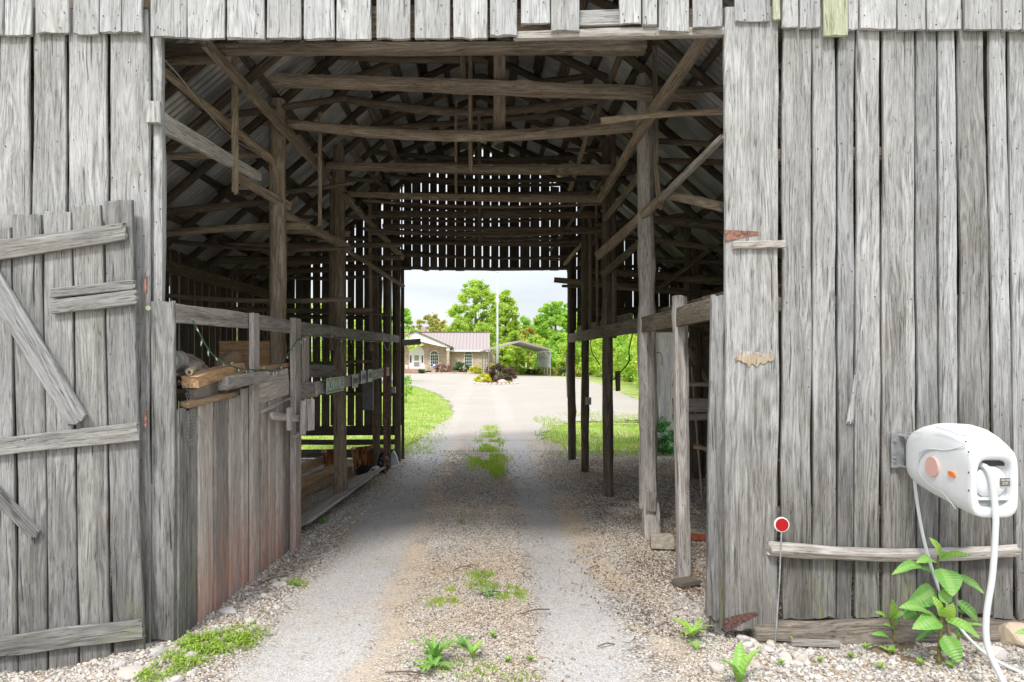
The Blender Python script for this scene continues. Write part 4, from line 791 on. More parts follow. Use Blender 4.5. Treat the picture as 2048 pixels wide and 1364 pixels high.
# things on the floor at the left far side
def pot(name, x, y, r, h, label):
    o = empty(name, (x, y, 0), label, 'flower pot'); m = MB(); n = 28
    prof = [(r * .66, 0), (r * .74, h * .3), (r * .86, h * .7), (r * .93, h * .93), (r, h * .94), (r * 1.0, h), (r * .9, h), (r * .8, h * .6), (r * .6, h * .1)]
    V = [(x + math.cos(2 * math.pi * i / n) * q, y + math.sin(2 * math.pi * i / n) * q, z) for q, z in prof for i in range(n)]
    m.add(V, [(k * n + i, k * n + (i + 1) % n, (k + 1) * n + (i + 1) % n, (k + 1) * n + i) for k in range(len(prof) - 1) for i in range(n)] + [list(range(n))[::-1]])
    m.build('pot', M_pot, o, o.location, True); m = MB(); m.tube([(x, y, h * .8), (x, y, h * .84)], r * .84, 20); m.build('potting_soil', M_soil, o, o.location); return o
g = G('glazed_pot', .25, .6); n_ = g.noise(g.vmul(g.pos(), (24, 24, 2)), 1, 4, .6); g.base(g.ramp(n_, [(.35, (.10, .03, .02)), (.5, (.28, .09, .03)), (.65, (.45, .28, .12))])); M_pot = g.m
pot('flower_pot', -2.02, 9.1, .16, .36, 'glazed brown planter left of the second post on the barn floor'); pot('flower_pot', -1.72, 9.5, .15, .34, 'glazed brown planter partly behind the second post, right of its twin')
M_red = simple('orange_red_bag', (.38, .10, .04), .6, .3, 0, .4, 12, .3); M_blk = simple('black_plastic', (.015, .017, .02), .25, .5, 0, 0, 10, .2); M_wh = simple('white_plastic_bag', (.62, .66, .70), .4, .4, 0, .2, 9, .4)
lump('soil_bag', (-1.64, 9.95, .13), (.20, .12, .16), M_red, 'orange red bag of potting mix on the barn floor', 'bag'); lump('soil_bag', (-1.58, 9.75, .26), (.17, .10, .06), M_sack, 'crumpled brown paper sack on top of the orange red bag', 'bag')
lump('plastic_bag', (-1.58, 9.3, .06), (.17, .11, .07), M_blk, 'black plastic bag lying flat in front of the orange red bag', 'bag'); lump('plastic_bag', (-1.43, 9.55, .10), (.09, .08, .14), M_blk, 'black and white printed bag between the two slim posts', 'bag'); lump('plastic_bag', (-1.50, 9.25, .06), (.07, .07, .06), M_wh, 'small grey plastic bag beside the third post', 'bag')
m = MB(); a = P(776, 932, 9.95); m.prism([P(776, 934, 9.9), P(797, 928, 9.9), P(794, 915, 9.95), P(787, 901, 10.0), P(778, 912, 9.95)], (0, .06, 0)); lay(m, 'plastic_bag', M_wh, 'upright white plastic bag leaning on the last posts by the far doorway', 'bag', a)
pl('plank', M_post, Vector((-1.78, 6.2, .04)), Vector((-1.50, 8.9, .10)), .42, .025, 'wide grey board lying on the floor beside the left posts', wd=(1, -.1, .35), rc=(.6, .2, .5)); 
for i, (x, z, l) in enumerate([(-2.05, .14, 'upper tan beam of the lumber pile behind the left posts'), (-2.25, .22, 'topmost brown beam of the lumber pile behind the left posts'), (-1.98, .05, 'lowest tan beam of the lumber pile behind the left posts')]): pl('lumber', M_new, Vector((x - .25, 6.2, z)), Vector((x + .12, 9.3, z + .02)), .09, .08, l, 'lumber')
# right side floor: block, brick, scrap
def rblock(name, c, d, rz, mat, label, cat):
    import bmesh
    bm = bmesh.new(); bmesh.ops.create_cube(bm, size=1)
    for v in bm.verts: v.co = Vector((v.co.x * d[0], v.co.y * d[1], v.co.z * d[2]))
    bmesh.ops.bevel(bm, geom=list(bm.edges), offset=min(d) * .08, segments=2, affect='EDGES')
    me = bpy.data.meshes.new(name); bm.to_mesh(me); bm.free(); me.materials.append(mat); o = bpy.data.objects.new(name, me); COL.objects.link(o); o.location = c; o.rotation_euler = (0, 0, rz); return tag(o, label, cat)
M_conc = simple('concrete', (.42, .37, .31), .95, .1, 0, .25, 30, .4)
p = P(1322, 1075, 5.75); rblock('concrete_block', (p.x, 5.72, .06), (.19, .16, .10), R(-8), M_conc, 'tan concrete block against the foot of the spliced post', 'concrete block')
rblock('brick', (1.95, 5.95, .03), (.45, .09, .04), R(-10), simple('red_brick', (.35, .10, .06), .9, .1, 0, .2, 30), 'red painted board end lying behind the square post', 'board')
x, y = G2(1372, 1172); rblock('wood_scrap', (x, y, .03), (.17, .11, .03), R(25), M_sill, 'dark flat offcut of wood in front of the square post', 'wood scrap')
m = MB(); m.prism([(2.75, 8.55, .05), (3.1, 8.4, .05), (3.12, 8.4, .75), (2.95, 8.5, .78)], (0, .02, 0)); lay(m, 'particle_board', simple('particle_board', (.42, .30, .20), .9, .1, 0, .35, 90), 'leaning sheet of tan particle board inside the right stall', 'board', (2.9, 8.5, 0))
m = MB(); m.tube([(2.42, 7.6, .02), (2.30, 7.6, 1.5)], .012, 8); lay(m, 'tool_handle', M_post, 'slim pale tool handle leaning inside the right stall', 'tool handle', (2.42, 7.6, 0))
# twigs
for i, (x, y, l, a) in enumerate([(905, 1143, .16, .6), (935, 1132, .1, -.5), (1040, 1230, .2, .3), (960, 1190, .14, .1), (770, 1350, .25, -.2), (1195, 1285, .1, .1), (1180, 1135, .08, .2), (520, 1170, .2, .8)]):
    gx, gy = G2(x, y); m = MB(); m.tube(spline([(gx, gy, ghs(gx, gy) + .015), (gx + l * .5 * math.cos(a), gy + l * .5 * math.sin(a), ghs(gx, gy) + .03), (gx + l * math.cos(a), gy + l * math.sin(a) + .02, ghs(gx, gy) + .015)], 8), .004, 5); lay(m, 'twig', M_bark, 'thin dark twig lying on the gravel drive', 'twig', (gx, gy, ghs(gx, gy)), 'twigs on the drive')
# ------------------------------------------------------------------ hose reel on the right wall
HX0 = 2.285; HW = .215; reel = empty('hose_reel', (HX0 + HW / 2, 3.80, 1.05), 'white wall mounted hose reel with a pink round cap and an orange button', 'hose reel')
RO = reel.location.copy()
g = G('white_plastic', .36, .45); n_ = g.noise(g.vmul(g.pos(), (14, 14, 5)), 1, 5, .7); n2_ = g.noise(g.pos(), 90, 3, .6); g.base(g.mix(g.mr(g.ma('ADD', g.ma('MULTIPLY', n_, .7), g.ma('MULTIPLY', n2_, .3)), .5, .72, 0, .4), (.72, .74, .76), (.52, .51, .46))); M_pl = g.m
def rb(m, name, mat, parent=reel, sm_=True): return m.build(name, mat, parent, RO, sm_)
prof = [(0, 1.165, .955, .150), (.01, 1.178, .945, .165), (.05, 1.205, .925, .19), (.12, 1.235, .905, .205), (.22, 1.26, .885, .213), (.32, 1.265, .87, .215), (.40, 1.252, .86, .215), (.47, 1.225, .852, .217), (.52, 1.195, .848, .219), (.548, 1.172, .848, .219), (.556, 1.160, .853, .212)]
n = 48; V = []
def ring(u, zt, zb, w, e=4.2, sh=0):
    out = []
    for i in range(n):
        th = 2 * math.pi * i / n; c, s_ = math.cos(th), math.sin(th); r = (abs(c) ** e + abs(s_) ** e) ** (-1 / e)
        out.append((HX0 + HW / 2 + c * r * w / 2, 3.755 - u + sh * (s_ * r), (zt + zb) / 2 + s_ * r * (zt - zb) / 2))
    return out
for (u, zt, zb, w) in prof: V += ring(u, zt, zb, w, 4.2 if u < .4 else 5)
inn = [(.556, 1.125, .888, .172), (.535, 1.118, .893, .165), (.515, 1.115, .895, .162)]
for q_ in inn: V += ring(*q_, 4)
Kp = len(prof) + len(inn); m = MB(); m.add(V, [(k * n + i, (k + 1) * n + i, (k + 1) * n + (i + 1) % n, k * n + (i + 1) % n) for k in range(Kp - 1) for i in range(n)] + [list(range(n)), [ (Kp - 1) * n + i for i in range(n)][::-1]])
rb(m, 'housing', M_pl)
# front drum bulge, slot, lower grille, label
m = MB(); cx, cz = HX0 + HW / 2, 1.01; nu, nv = 16, 28; V = []
for i in range(nu + 1):
    for j in range(nv):
        r = i / nu; th = 2 * math.pi * j / nv; xx = math.cos(th) * r * .080; zz = math.sin(th) * r * .076; V.append((cx + xx, 3.755 - .515 - .035 * math.sqrt(max(0, 1 - r * r * .98)), cz + zz))
m.add(V, [(i * nv + j, (i + 1) * nv + j, (i + 1) * nv + (j + 1) % nv, i * nv + (j + 1) % nv) for i in range(nu) for j in range(nv)]); rb(m, 'drum_cover', M_pl)
m = MB(); m.box((cx + .005, 3.755 - .519, 1.098), (.125, .01, .022)); rb(m, 'hose_slot', M_dark, sm_=False)
m = MB(); m.box((cx, 3.755 - .52, .912), (.14, .01, .030)); rb(m, 'grille', simple('grey_green_plastic', (.28, .30, .28), .5), sm_=False)
m = MB(); m.box((cx, 3.755 - .53, .934), (.165, .02, .012)); rb(m, 'bumper', M_pl, sm_=False)
m = MB(); m.box((cx + .048, 3.755 - .552, 1.015), (.045, .002, .038), rot=Matrix.Rotation(R(0), 4, 'Z')); lb = rb(m, 'rating_label', simple('label_dark', (.12, .12, .09), .5), sm_=False)
M4 = Matrix.Translation((cx + .048 - RO.x, 3.755 - .5545 - RO.y, 1.024 - RO.z)) @ Matrix.Rotation(R(90), 4, 'X'); text('WATER', .012, M_white, M4, reel, ext=.0003); M4 = Matrix.Translation((cx + .048 - RO.x, 3.755 - .5545 - RO.y, 1.010 - RO.z)) @ Matrix.Rotation(R(90), 4, 'X'); text('20m 8bar\nMax 40 C', .007, M_white, M4, reel, ext=.0003)
# side: cap, button, seam, screws
def side(z, D, off=0): return Vector((HX0 - off, D, z))
m = MB(); c0 = side(1.044, 3.48); nn_ = 30
for (r0, x0, r1_, x1) in [(.052, .004, .050, .010)]:
    a = [(c0.x - x0 + .01, c0.y + math.cos(t_) * r0, c0.z + math.sin(t_) * r0) for t_ in np.linspace(0, 2 * math.pi, nn_, False)]; b = [(c0.x - x1, c0.y + math.cos(t_) * r1_, c0.z + math.sin(t_) * r1_) for t_ in np.linspace(0, 2 * math.pi, nn_, False)]
    m.add(a + b, [(i, (i + 1) % nn_, nn_ + (i + 1) % nn_, nn_ + i) for i in range(nn_)] + [list(range(nn_, 2 * nn_))[::-1]])
rb(m, 'cap', simple('pink_plastic', (.66, .40, .35), .35, .5), sm_=False)
m = MB(); c0 = side(1.030, 3.335); pts = [(c0.x - .008, c0.y + .026 * np.sign(math.cos(t_)) * abs(math.cos(t_)) ** .8, c0.z + .013 * math.sin(t_) + .010 * math.cos(t_) * .4) for t_ in np.linspace(0, 2 * math.pi, 24, False)]
m.prism(pts, (.014, 0, 0)); rb(m, 'button', simple('orange_plastic', (.85, .20, .04), .35, .5), sm_=False)
M_seam = simple('seam_grey', (.45, .47, .49), .5)
def HS(x, y): D = HX0 * F / (x - VX); D = min(max(D, 3.22), 3.74); return Vector((HX0 - .0015, D, CH - (y - VY) * D / F))
m = MB(); m.tube(spline([HS(1878, 898), HS(1850, 905), HS(1837, 928), HS(1842, 950), HS(1862, 972), HS(1885, 985), HS(1900, 1002), HS(1912, 1018)], 50), .0022, 6); rb(m, 'seam', M_seam)
m = MB(); m.tube(spline([HS(1838, 906), HS(1856, 898), HS(1890, 900), HS(1915, 896), HS(1933, 889)], 30), .0022, 6); rb(m, 'seam', M_pl)
for q_ in ([(1806, 868), (1820, 864), (1845, 864)], [(1874, 853), (1900, 860), (1920, 868), (1950, 868)]):
    m = MB(); m.tube(spline([HS(*v) + Vector((-.001, 0, -.005)) for v in q_], 14), .002, 6); rb(m, 'seam', M_seam)
for (x, y) in [(1933, 883), (1944, 904), (1946, 945), (1943, 981)]:
    c0 = HS(x, y); m = MB(); m.tube([c0, c0 + Vector((-.003, 0, 0))], .0042, 8); rb(m, 'screw', M_dark)
# bracket
br_ = MB(); br_.box((HX0 + .02, 3.815, 1.08), (.07, .008, .19)); br_.box((HX0 + .055, 3.79, 1.165), (.06, .06, .006)); br_.box((HX0 + .055, 3.79, .995), (.06, .06, .006)); rb(br_, 'bracket', M_steel, sm_=False)
for (dx, z) in [(.012, 1.135), (.012, 1.04), (.012, 1.02)]: m = MB(); m.tube([(HX0 + dx - .01, 3.812, z), (HX0 + dx - .01, 3.80, z)], .008, 6); rb(m, 'bolt', M_steel, sm_=False)
M_hose = simple('pale_grey_hose', (.60, .63, .64), .4, .4)
hp = [Vector((cx - .045, 3.26, 1.098)), Vector((cx - .035, 3.20, 1.075)), Vector((cx - .022, 3.185, 1.0)), Vector((cx - .018, 3.175, .88)), P(1991, 1060, 3.17), P(1985, 1150, 3.17), P(1973, 1230, 3.17), P(1975, 1290, 3.16), P(1998, 1345, 3.12), P(2040, 1420, 3.05), P(2100, 1460, 3.0)]
m = MB(); m.tube(spline(hp, 90), .0135, 12); rb(m, 'hose', M_hose)
m = MB(); m.tube([Vector(hp[0]), Vector(hp[0]) + Vector((0, -.02, -.004))], .018, 12); rb(m, 'hose_collar', M_pl)
sp_ = [Vector((HX0 + .04, 3.70, .97)), P(1835, 1010, 3.70), P(1848, 1080, 3.70), P(1868, 1150, 3.70), P(1895, 1215, 3.66), P(1925, 1262, 3.58), P(1960, 1298, 3.5), P(2000, 1325, 3.42), P(2060, 1352, 3.35), P(2120, 1370, 3.3)]
m = MB(); m.tube(spline(sp_, 90), .0085, 10); rb(m, 'supply_hose', M_hose)
# driveway marker
rp = P(1563, 1049, 3.74); mk = empty('drive_marker', (rp.x, 3.74, ghs(rp.x, 3.74)), 'round red reflector on a thin white stake before the right wall', 'marker stake')
m = MB(); m.tube([rp + Vector((0, .003, 0)), rp + Vector((0, -.005, 0))], .041, 28); m.build('rim', M_white, mk, mk.location)
m = MB(); m.tube([rp + Vector((0, -.004, 0)), rp + Vector((0, -.009, 0))], .035, 28); m.build('reflector', simple('red_reflector', (.38, .004, .008), .3, .4), mk, mk.location)
m = MB(); m.tube([rp - Vector((0, 0, .035)), P(1559, 1160, 3.73), P(1553, 1250, 3.72), P(1549, 1300, 3.72)], .0045, 8); m.build('stake', M_steel, mk, mk.location)
# ------------------------------------------------------------------ vegetation
def leafgeo(m, base, tip, wid, droop=.25, fold=.25, tint=.5, nu=9, nrm=None, curl=0):
    base = Vector(base); tip = Vector(tip); d = tip - base; L = d.length; d.normalize()
    up = Vector(nrm) if nrm is not None else Vector((0, -.55, .85)); sd_ = d.cross(up)
    if sd_.length < .05: sd_ = d.cross(Vector((0, -1, .2)))
    sd_.normalize(); nn2 = sd_.cross(d).normalized(); V = []; WC = []
    for i in range(nu + 1):
        s = i / nu; w = wid * (math.sin(math.pi * min(1, s ** .8)) ** .75) * (1 - .15 * s) if 0 < s < 1 else 0.0004
        c = base + d * L * s + nn2 * (math.sin(math.pi * s) * L * droop) - Vector((0, 0, 1)) * curl * s * s * L
        for j, a in enumerate((-1, -.5, 0, .5, 1)):
            ww = a * w * .5; lift = abs(a) * w * .5 * fold + .02 * L * math.sin(s * 17 + a * 2) * abs(a) * .6
            V.append(c + sd_ * ww + nn2 * lift); WC.append((ww / max(wid, .001) * .16, s * 1.0, tint))
    m.add([tuple(v) for v in V], [(i * 5 + j, i * 5 + j + 1, (i + 1) * 5 + j + 1, (i + 1) * 5 + j) for i in range(nu) for j in range(4)], WC, rc=(tint, .5, .5))
def u8(u, v, D): return P(1700 + .2229 * u, 1060 + .2229 * v, D)
PO = u8(800, 1235, 3.50); PO = Vector((PO.x, 3.5, ghs(PO.x, 3.5))); weed = empty('pokeweed', PO, 'tall broad leaved green weed growing below the hose reel', 'weed')
m = MB(); m.tube(spline([u8(800, 1240, 3.5), u8(800, 1080, 3.5), u8(815, 900, 3.5), u8(815, 790, 3.5)], 20), .011, 8, r1=.007); m.build('stem', M_stem, weed, PO, True)
m = MB(); m.tube(spline([u8(920, 1240, 3.58), u8(890, 960, 3.58), u8(850, 700, 3.6), u8(800, 420, 3.6), u8(790, 230, 3.6)], 24), .011, 8, r1=.005); m.build('stem', M_stem, weed, PO, True)
m = MB(); m.tube(spline([u8(960, 1040, 3.6), u8(985, 880, 3.6), u8(1000, 740, 3.6)], 12), .008, 8, r1=.004); m.build('stem', M_stem, weed, PO, True)
m = MB(); LS = .2229 * 3.5 / F
for (bx, by, tx, ty, w, D0, D1, t, nr_) in [(800, 240, 705, 65, 95, 3.6, 3.58, .9, (.6, -1, .2)), (810, 260, 1095, 232, 95, 3.6, 3.5, .75, None), (760, 285, 590, 300, 100, 3.6, 3.5, .6, None), (640, 320, 372, 405, 100, 3.55, 3.42, .4, None), (740, 385, 620, 345, 70, 3.6, 3.6, .3, None),
        (825, 345, 920, 600, 215, 3.56, 3.44, .35, (-.2, -1, .35)), (800, 240, 890, 205, 60, 3.6, 3.6, .6, None), (930, 405, 1205, 575, 90, 3.58, 3.5, .5, (0, -.6, .8)), (755, 530, 500, 680, 185, 3.58, 3.5, .15, (.2, -1, .5)), (800, 775, 728, 585, 90, 3.5, 3.46, 1., (.5, -1, 0)),
        (822, 775, 925, 650, 125, 3.5, 3.42, 1., (-.2, -1, .3)), (790, 560, 915, 640, 130, 3.52, 3.5, .55, (0, -1, .4)), (715, 750, 435, 700, 130, 3.5, 3.42, .5, None), (790, 800, 555, 890, 165, 3.5, 3.38, .5, (0, -.8, .7)), (850, 795, 1165, 975, 120, 3.5, 3.38, .6, None), (840, 945, 985, 1195, 165, 3.5, 3.42, .4, (-.3, -1, .25)),
        (950, 625, 1150, 830, 95, 3.6, 3.6, .2, (0, -1, .4)), (780, 860, 585, 1000, 70, 3.55, 3.55, .05, None), (990, 740, 1090, 700, 60, 3.6, 3.6, .5, None), (990, 740, 930, 690, 50, 3.6, 3.6, .5, None), (985, 850, 1200, 860, 40, 3.6, 3.6, .7, None), (600, 740, 480, 800, 120, 3.56, 3.56, .05, None), (960, 960, 1020, 860, 60, 3.6, 3.6, .2, None)]:
    leafgeo(m, u8(bx, by, D0), u8(tx, ty, D1), w * LS * 1.08, tint=t, nrm=nr_, droop=.12, fold=.22)
m.build('foliage', M_bigleaf, weed, PO, True)
PO2 = u8(405, 1000, 3.66); weed2 = empty('pokeweed', PO2, 'small broad leaved weed left of the tall one at the foot of the wall', 'weed')
m = MB(); m.tube(spline([u8(410, 1010, 3.66), u8(385, 900, 3.66), u8(360, 790, 3.66)], 12), .008, 8, r1=.005); m.build('stem', M_stem, weed2, PO2, True)
m = MB()
for (bx, by, tx, ty, w, t, nr_) in [(352, 800, 372, 612, 95, .9, (.2, -1, .1)), (345, 815, 218, 738, 70, .7, None), (375, 800, 515, 745, 85, .6, None), (380, 885, 298, 850, 55, .6, None), (350, 965, 190, 940, 70, .5, None), (395, 860, 405, 780, 40, .6, None)]:
    leafgeo(m, u8(bx, by, 3.66), u8(tx, ty, 3.6), w * LS * 1.05, tint=t, nrm=nr_, droop=.1, fold=.25)
m.build('foliage', M_bigleaf, weed2, PO2, True)
m = MB(); leafgeo(m, u8(1640, 990, 3.4), u8(1470, 930, 3.35), .05, tint=.5); m.tube([u8(1700, 1260, 3.42), u8(1640, 990, 3.4)], .006, 6)
lay(m, 'pokeweed', M_bigleaf, 'leaves of a weed reaching in at the right edge beside the tan stone', 'weed', u8(1640, 1290, 3.4), smooth=True)
# soil hollow beside the weed
m = MB(); gx, gy = G2(1830, 1318); Vh = []
for i in range(9):
    for j in range(28):
        r = i / 8; th = j / 28 * 6.283; rr = (.16 + .03 * math.sin(th * 3)) * r; Vh.append((gx + rr * 1.3 * math.cos(th), gy + rr * .8 * math.sin(th), ghs(gx, gy) + .025 - .05 * (1 - r) ** 1 + .012 * math.sin(th * 5 + i) - .045 * sm(.8, 1, r)))
m.add(Vh, [(i * 28 + j, (i + 1) * 28 + j, (i + 1) * 28 + (j + 1) % 28, i * 28 + (j + 1) % 28) for i in range(8) for j in range(28)]); tag(m.build('soil_hollow', M_soil, None, None, True), kind='structure')
# rosettes and small weeds
def rosette(x, y, n, L, w, label, name='dock_weed', up=.7, mat=M_bigleaf, t0=.5, group=None):
    gx, gy = G2(x, y); z = ghs(gx, gy); m = MB()
    for i in range(n):
        a = i * 2.4 + random.uniform(-.3, .3); l = L * random.uniform(.6, 1.1); e = up * random.uniform(.5, 1.2); d = Vector((math.cos(a) * math.cos(e), math.sin(a) * math.cos(e), math.sin(e)))
        leafgeo(m, (gx, gy, z + .01), Vector((gx, gy, z + .01)) + d * l, w * random.uniform(.7, 1.2), tint=min(1, t0 + random.uniform(-.2, .3)), nrm=(d.x * -1, d.y * -1, 1.2), droop=.14, fold=.35, nu=7)
    return lay(m, name, mat, label, 'weed', (gx, gy, z), group, True)
rosette(870, 1325, 15, .20, .028, 'bright green plantain tuft with long upright leaves in the middle strip, nearest the camera', 'plantain', .95)
rosette(868, 1338, 8, .15, .03, 'low spreading leaves at the base of the big plantain tuft', 'plantain', .25, t0=.4)
rosette(1385, 1278, 8, .16, .045, 'green dock weed standing before the doorway corner board', up=.6, t0=.8); rosette(1392, 1300, 5, .07, .02, 'little seedling just below the dock weed', up=.5)
rosette(1478, 1375, 5, .20, .06, 'large leaved dock weed cut by the bottom edge of the frame', up=.9, t0=.7); rosette(925, 1298, 7, .10, .022, 'small dark plantain right of the big tuft', 'plantain', .6, t0=.2); rosette(975, 1193, 7, .13, .018, 'thin blue green rosette in the grass patch of the middle strip', 'plantain', .25, t0=.1)
rosette(945, 1318, 6, .12, .03, 'pale thistle like weed right of the big plantain tuft', 'plantain', .7, t0=.7); rosette(922, 1050, 6, .14, .012, 'spiky green weed on the barn floor between the tracks', 'plantain', .5, t0=.3); rosette(647, 1048, 5, .08, .05, 'round leaved seedling by the left track inside the barn', 'seedling', .9, t0=.3); rosette(1780, 1235 + 85, 5, .07, .03, 'yellow green seedling in front of the small weed', 'seedling', .8, t0=1.)
for i, (x, y) in enumerate([(985, 1278), (1015, 1325), (1062, 1320), (590, 1170), (1730, 1310), (1590, 1300), (1640, 1340), (1960, 1325), (1840, 1345), (1760, 1352), (1900, 1350), (1700, 1330), (1560, 1345), (965, 985), (845, 1345), (1120, 910)]):
    rosette(x, y, 9, .045 if i < 14 else .06, .016, 'tiny bright green seedling clump sprouting from the gravel', 'seedling', .8, t0=.8, group='tiny seedlings in the gravel')
def blades(name, X, Y, H, label, lean=.5, w=.003, mat=L_grass, cat='grass', zf=gh, flat=False):
    n = len(X); Z = zf(X, Y) if zf else np.zeros(n); a = rng.uniform(0, 6.28, n); l = H * rng.uniform(.1, lean, n); b = rng.uniform(0, 6.28, n); cx, sx = np.cos(b), np.sin(b); W_ = w * rng.uniform(.7, 1.3, n)
    p0 = np.stack([X - cx * W_, Y - sx * W_, Z], 1); p1 = np.stack([X + cx * W_, Y + sx * W_, Z], 1); mid = np.stack([X + np.cos(a) * l * .35, Y + np.sin(a) * l * .35, Z + H * .6], 1); o = np.stack([cx * W_ * .8, sx * W_ * .8, 0 * W_], 1)
    tp = np.stack([X + np.cos(a) * l, Y + np.sin(a) * l, Z + H], 1); V = np.stack([p0, p1, mid + o, mid - o, tp], 1).reshape(-1, 3); base = (np.arange(n) * 5)[:, None]
    Ft = np.concatenate([base + np.array([0, 1, 2]), base + np.array([0, 2, 3]), base + np.array([3, 2, 4])]).reshape(-1, 3)
    c = np.clip(.5 * vnoise(X * 3, Y * 3, 8) + .6 * rng.random(n) - .05, 0, 1); rc = np.repeat(np.stack([c, c, c], 1), 5, 0)
    o = fastmesh(name, V, Ft, 3, [mat], rc); return tag(o, label, cat, kind='stuff')
def patch(specs):
    XS, YS = [], []
    for (x, y, rx, ry, n) in specs:
        gx, gy = G2(x, y); sc = gy / F; t = rng.uniform(0, 6.28, n); r = np.sqrt(rng.random(n)); syd = gy * gy / (F * CH)
        XS.append(gx + r * np.cos(t) * rx * sc); YS.append(gy + r * np.sin(t) * ry * syd)
    return np.concatenate(XS), np.concatenate(YS)
X, Y = patch([(960, 1150, 30, 9, 480), (965, 1170, 34, 9, 360), (1012, 1184, 36, 14, 620), (1045, 1190, 22, 9, 90), (885, 1203, 38, 9, 380), (860, 1205, 40, 9, 80), (905, 1180, 12, 5, 120), (930, 1340, 70, 20, 320), (1030, 1350, 60, 10, 120)])
X = X + rng.normal(0, .02, len(X)); Y = Y + rng.normal(0, .03, len(Y)); q_ = vnoise(X * 16, Y * 16, 31) > .36; X, Y = X[q_], Y[q_]
blades('grass_patch', X, Y, rng.uniform(.012, .035, len(X)), 'short patches of grass growing in the middle strip of the drive', .9, .0022)
X, Y = patch([(430, 1288, 72, 22, 2100), (360, 1322, 62, 18, 900), (300, 1352, 60, 12, 500), (585, 1167, 22, 6, 200), (490, 1265, 36, 12, 330)])
X = X + rng.normal(0, .035, len(X)); Y = Y + rng.normal(0, .03, len(Y)); q_ = vnoise(X * 14, Y * 14, 41) + rng.uniform(-.2, .2, len(X)) > .38; X, Y = X[q_], Y[q_]; q_ = X > -1.72; X, Y = X[q_], Y[q_]
L_chick = leafmat('chickweed', (.14, .26, .03), (.30, .46, .05), (.50, .62, .14), .3)
# clover like ground cover by the open door: small leaves
def leaflets(name, X, Y, H, s, mat, label, cat, zf=gh, kind='stuff'):
    n = len(X); Z = zf(X, Y) + H; a = rng.uniform(0, 6.28, n); tl = rng.uniform(-.7, .7, n); S_ = s * rng.uniform(.6, 1.3, n)
    u = np.stack([np.cos(a) * np.cos(tl), np.sin(a) * np.cos(tl), np.sin(tl)], 1) * S_[:, None]; v = np.stack([-np.sin(a), np.cos(a), rng.uniform(-.4, .4, n)], 1) * S_[:, None] * .45; c = np.stack([X, Y, Z], 1)
    V = np.stack([c - u, c + v, c + u, c - v], 1).reshape(-1, 3); rc = np.repeat(np.clip(np.stack([rng.random(n)] * 3, 1) * .8 + .2 * (H / .05)[:, None], 0, 1), 4, 0)
    o = fastmesh(name, V, np.arange(n * 4).reshape(-1, 4), 4, [mat], rc); return tag(o, label, cat, kind=kind)
X, Y = np.tile(X, 2) + rng.normal(0, .012, 2 * len(X)), np.tile(Y, 2) + rng.normal(0, .012, 2 * len(Y))
leaflets('ground_cover', X, Y, rng.uniform(.004, .04, len(X)), .0085, L_chick, 'bright lime green chickweed mat spreading from the foot of the left partition', 'ground cover')
n = 9000; X = np.concatenate([rng.normal(1.25, .28, n), rng.normal(0, .35, 1500), rng.normal(-1.5, .1, 900)]); Y = np.concatenate([rng.uniform(3.9, 8.5, n), rng.uniform(3.3, 7, 1500), rng.uniform(3.5, 6, 900)])
q_ = (vnoise(X * 5, Y * 3, 61) + rng.uniform(-.25, .25, len(X)) > .50) & (X > -1.68) & ((X < 1.3) | (Y > 4.0)); X, Y = X[q_], Y[q_]
leaflets('leaf_litter', X, Y, rng.uniform(.006, .014, len(X)), .011, L_litter, 'brown dead leaf crumbs and straw scattered beside the right posts', 'leaf litter')
# middle strip grass beyond the barn, verge grass and lawn
X, Y = patch([(975, 918, 36, 20, 2600), (985, 942, 14, 6, 700), (978, 885, 22, 14, 1500), (980, 862, 14, 12, 800)])
X = X + rng.normal(0, .07, len(X)); Y = Y + rng.normal(0, .25, len(Y)); q_ = vnoise(X * 6, Y * 3, 33) > .40; X, Y = X[q_], Y[q_]
blades('grass_patch', X, Y, rng.uniform(.02, .07, len(X)), 'grass tufts in the middle strip under the far doorway', .8, .005)
n = 60000; Y = 10.9 + 26 * rng.random(n) ** 1.6; X = -9 + rng.random(n) * 9; el_ = np.interp(Y, [p[1] for p in edge_l], [p[0] for p in edge_l]); keep = (X < el_ + rng.normal(0, .10, n)) & (rng.random(n) < np.clip((el_ - X) / .8 + .45, .3, 1)) & ((X < -1.45) | (Y > 11.3)); X, Y = X[keep], Y[keep]
blades('lawn_grass', X, Y, (.02 + .035 * rng.random(len(X))) * (1 + Y * .015), 'mown green lawn grass left of the drive beyond the barn', .8, .006, zf=lambda a, b: np.zeros_like(a) - .01)
n = 22000; X = rng.uniform(.85, 6.5, n); Y = 11.0 + 9 * rng.random(n); w0 = (Y - 11) ; dens = np.where(Y < 13.6, .9, .25 * vnoise(X * .9, Y * .5, 21)) * np.clip((X - .95 - .05 * w0) / .35, 0, 1); keep = rng.random(n) < dens * np.clip(vnoise(X * 1.6, Y * 1.6, 12) * 1.5, .1, 1); X, Y = X[keep], Y[keep]
n = 9000; X2 = rng.uniform(1.0, 7.5, n); Y2 = 15.5 + rng.normal(0, 1.6, n) + .25 * X2; q_ = (vnoise(X2 * 1.3, Y2 * .8, 51) > .5) & (Y2 > 12.5); X = np.concatenate([X, X2[q_]]); Y = np.concatenate([Y, Y2[q_]])
blades('verge_grass', X, Y, .02 + .06 * rng.random(len(X)), 'patchy green grass on the right of the drive just beyond the barn', .8, .006, zf=gh)
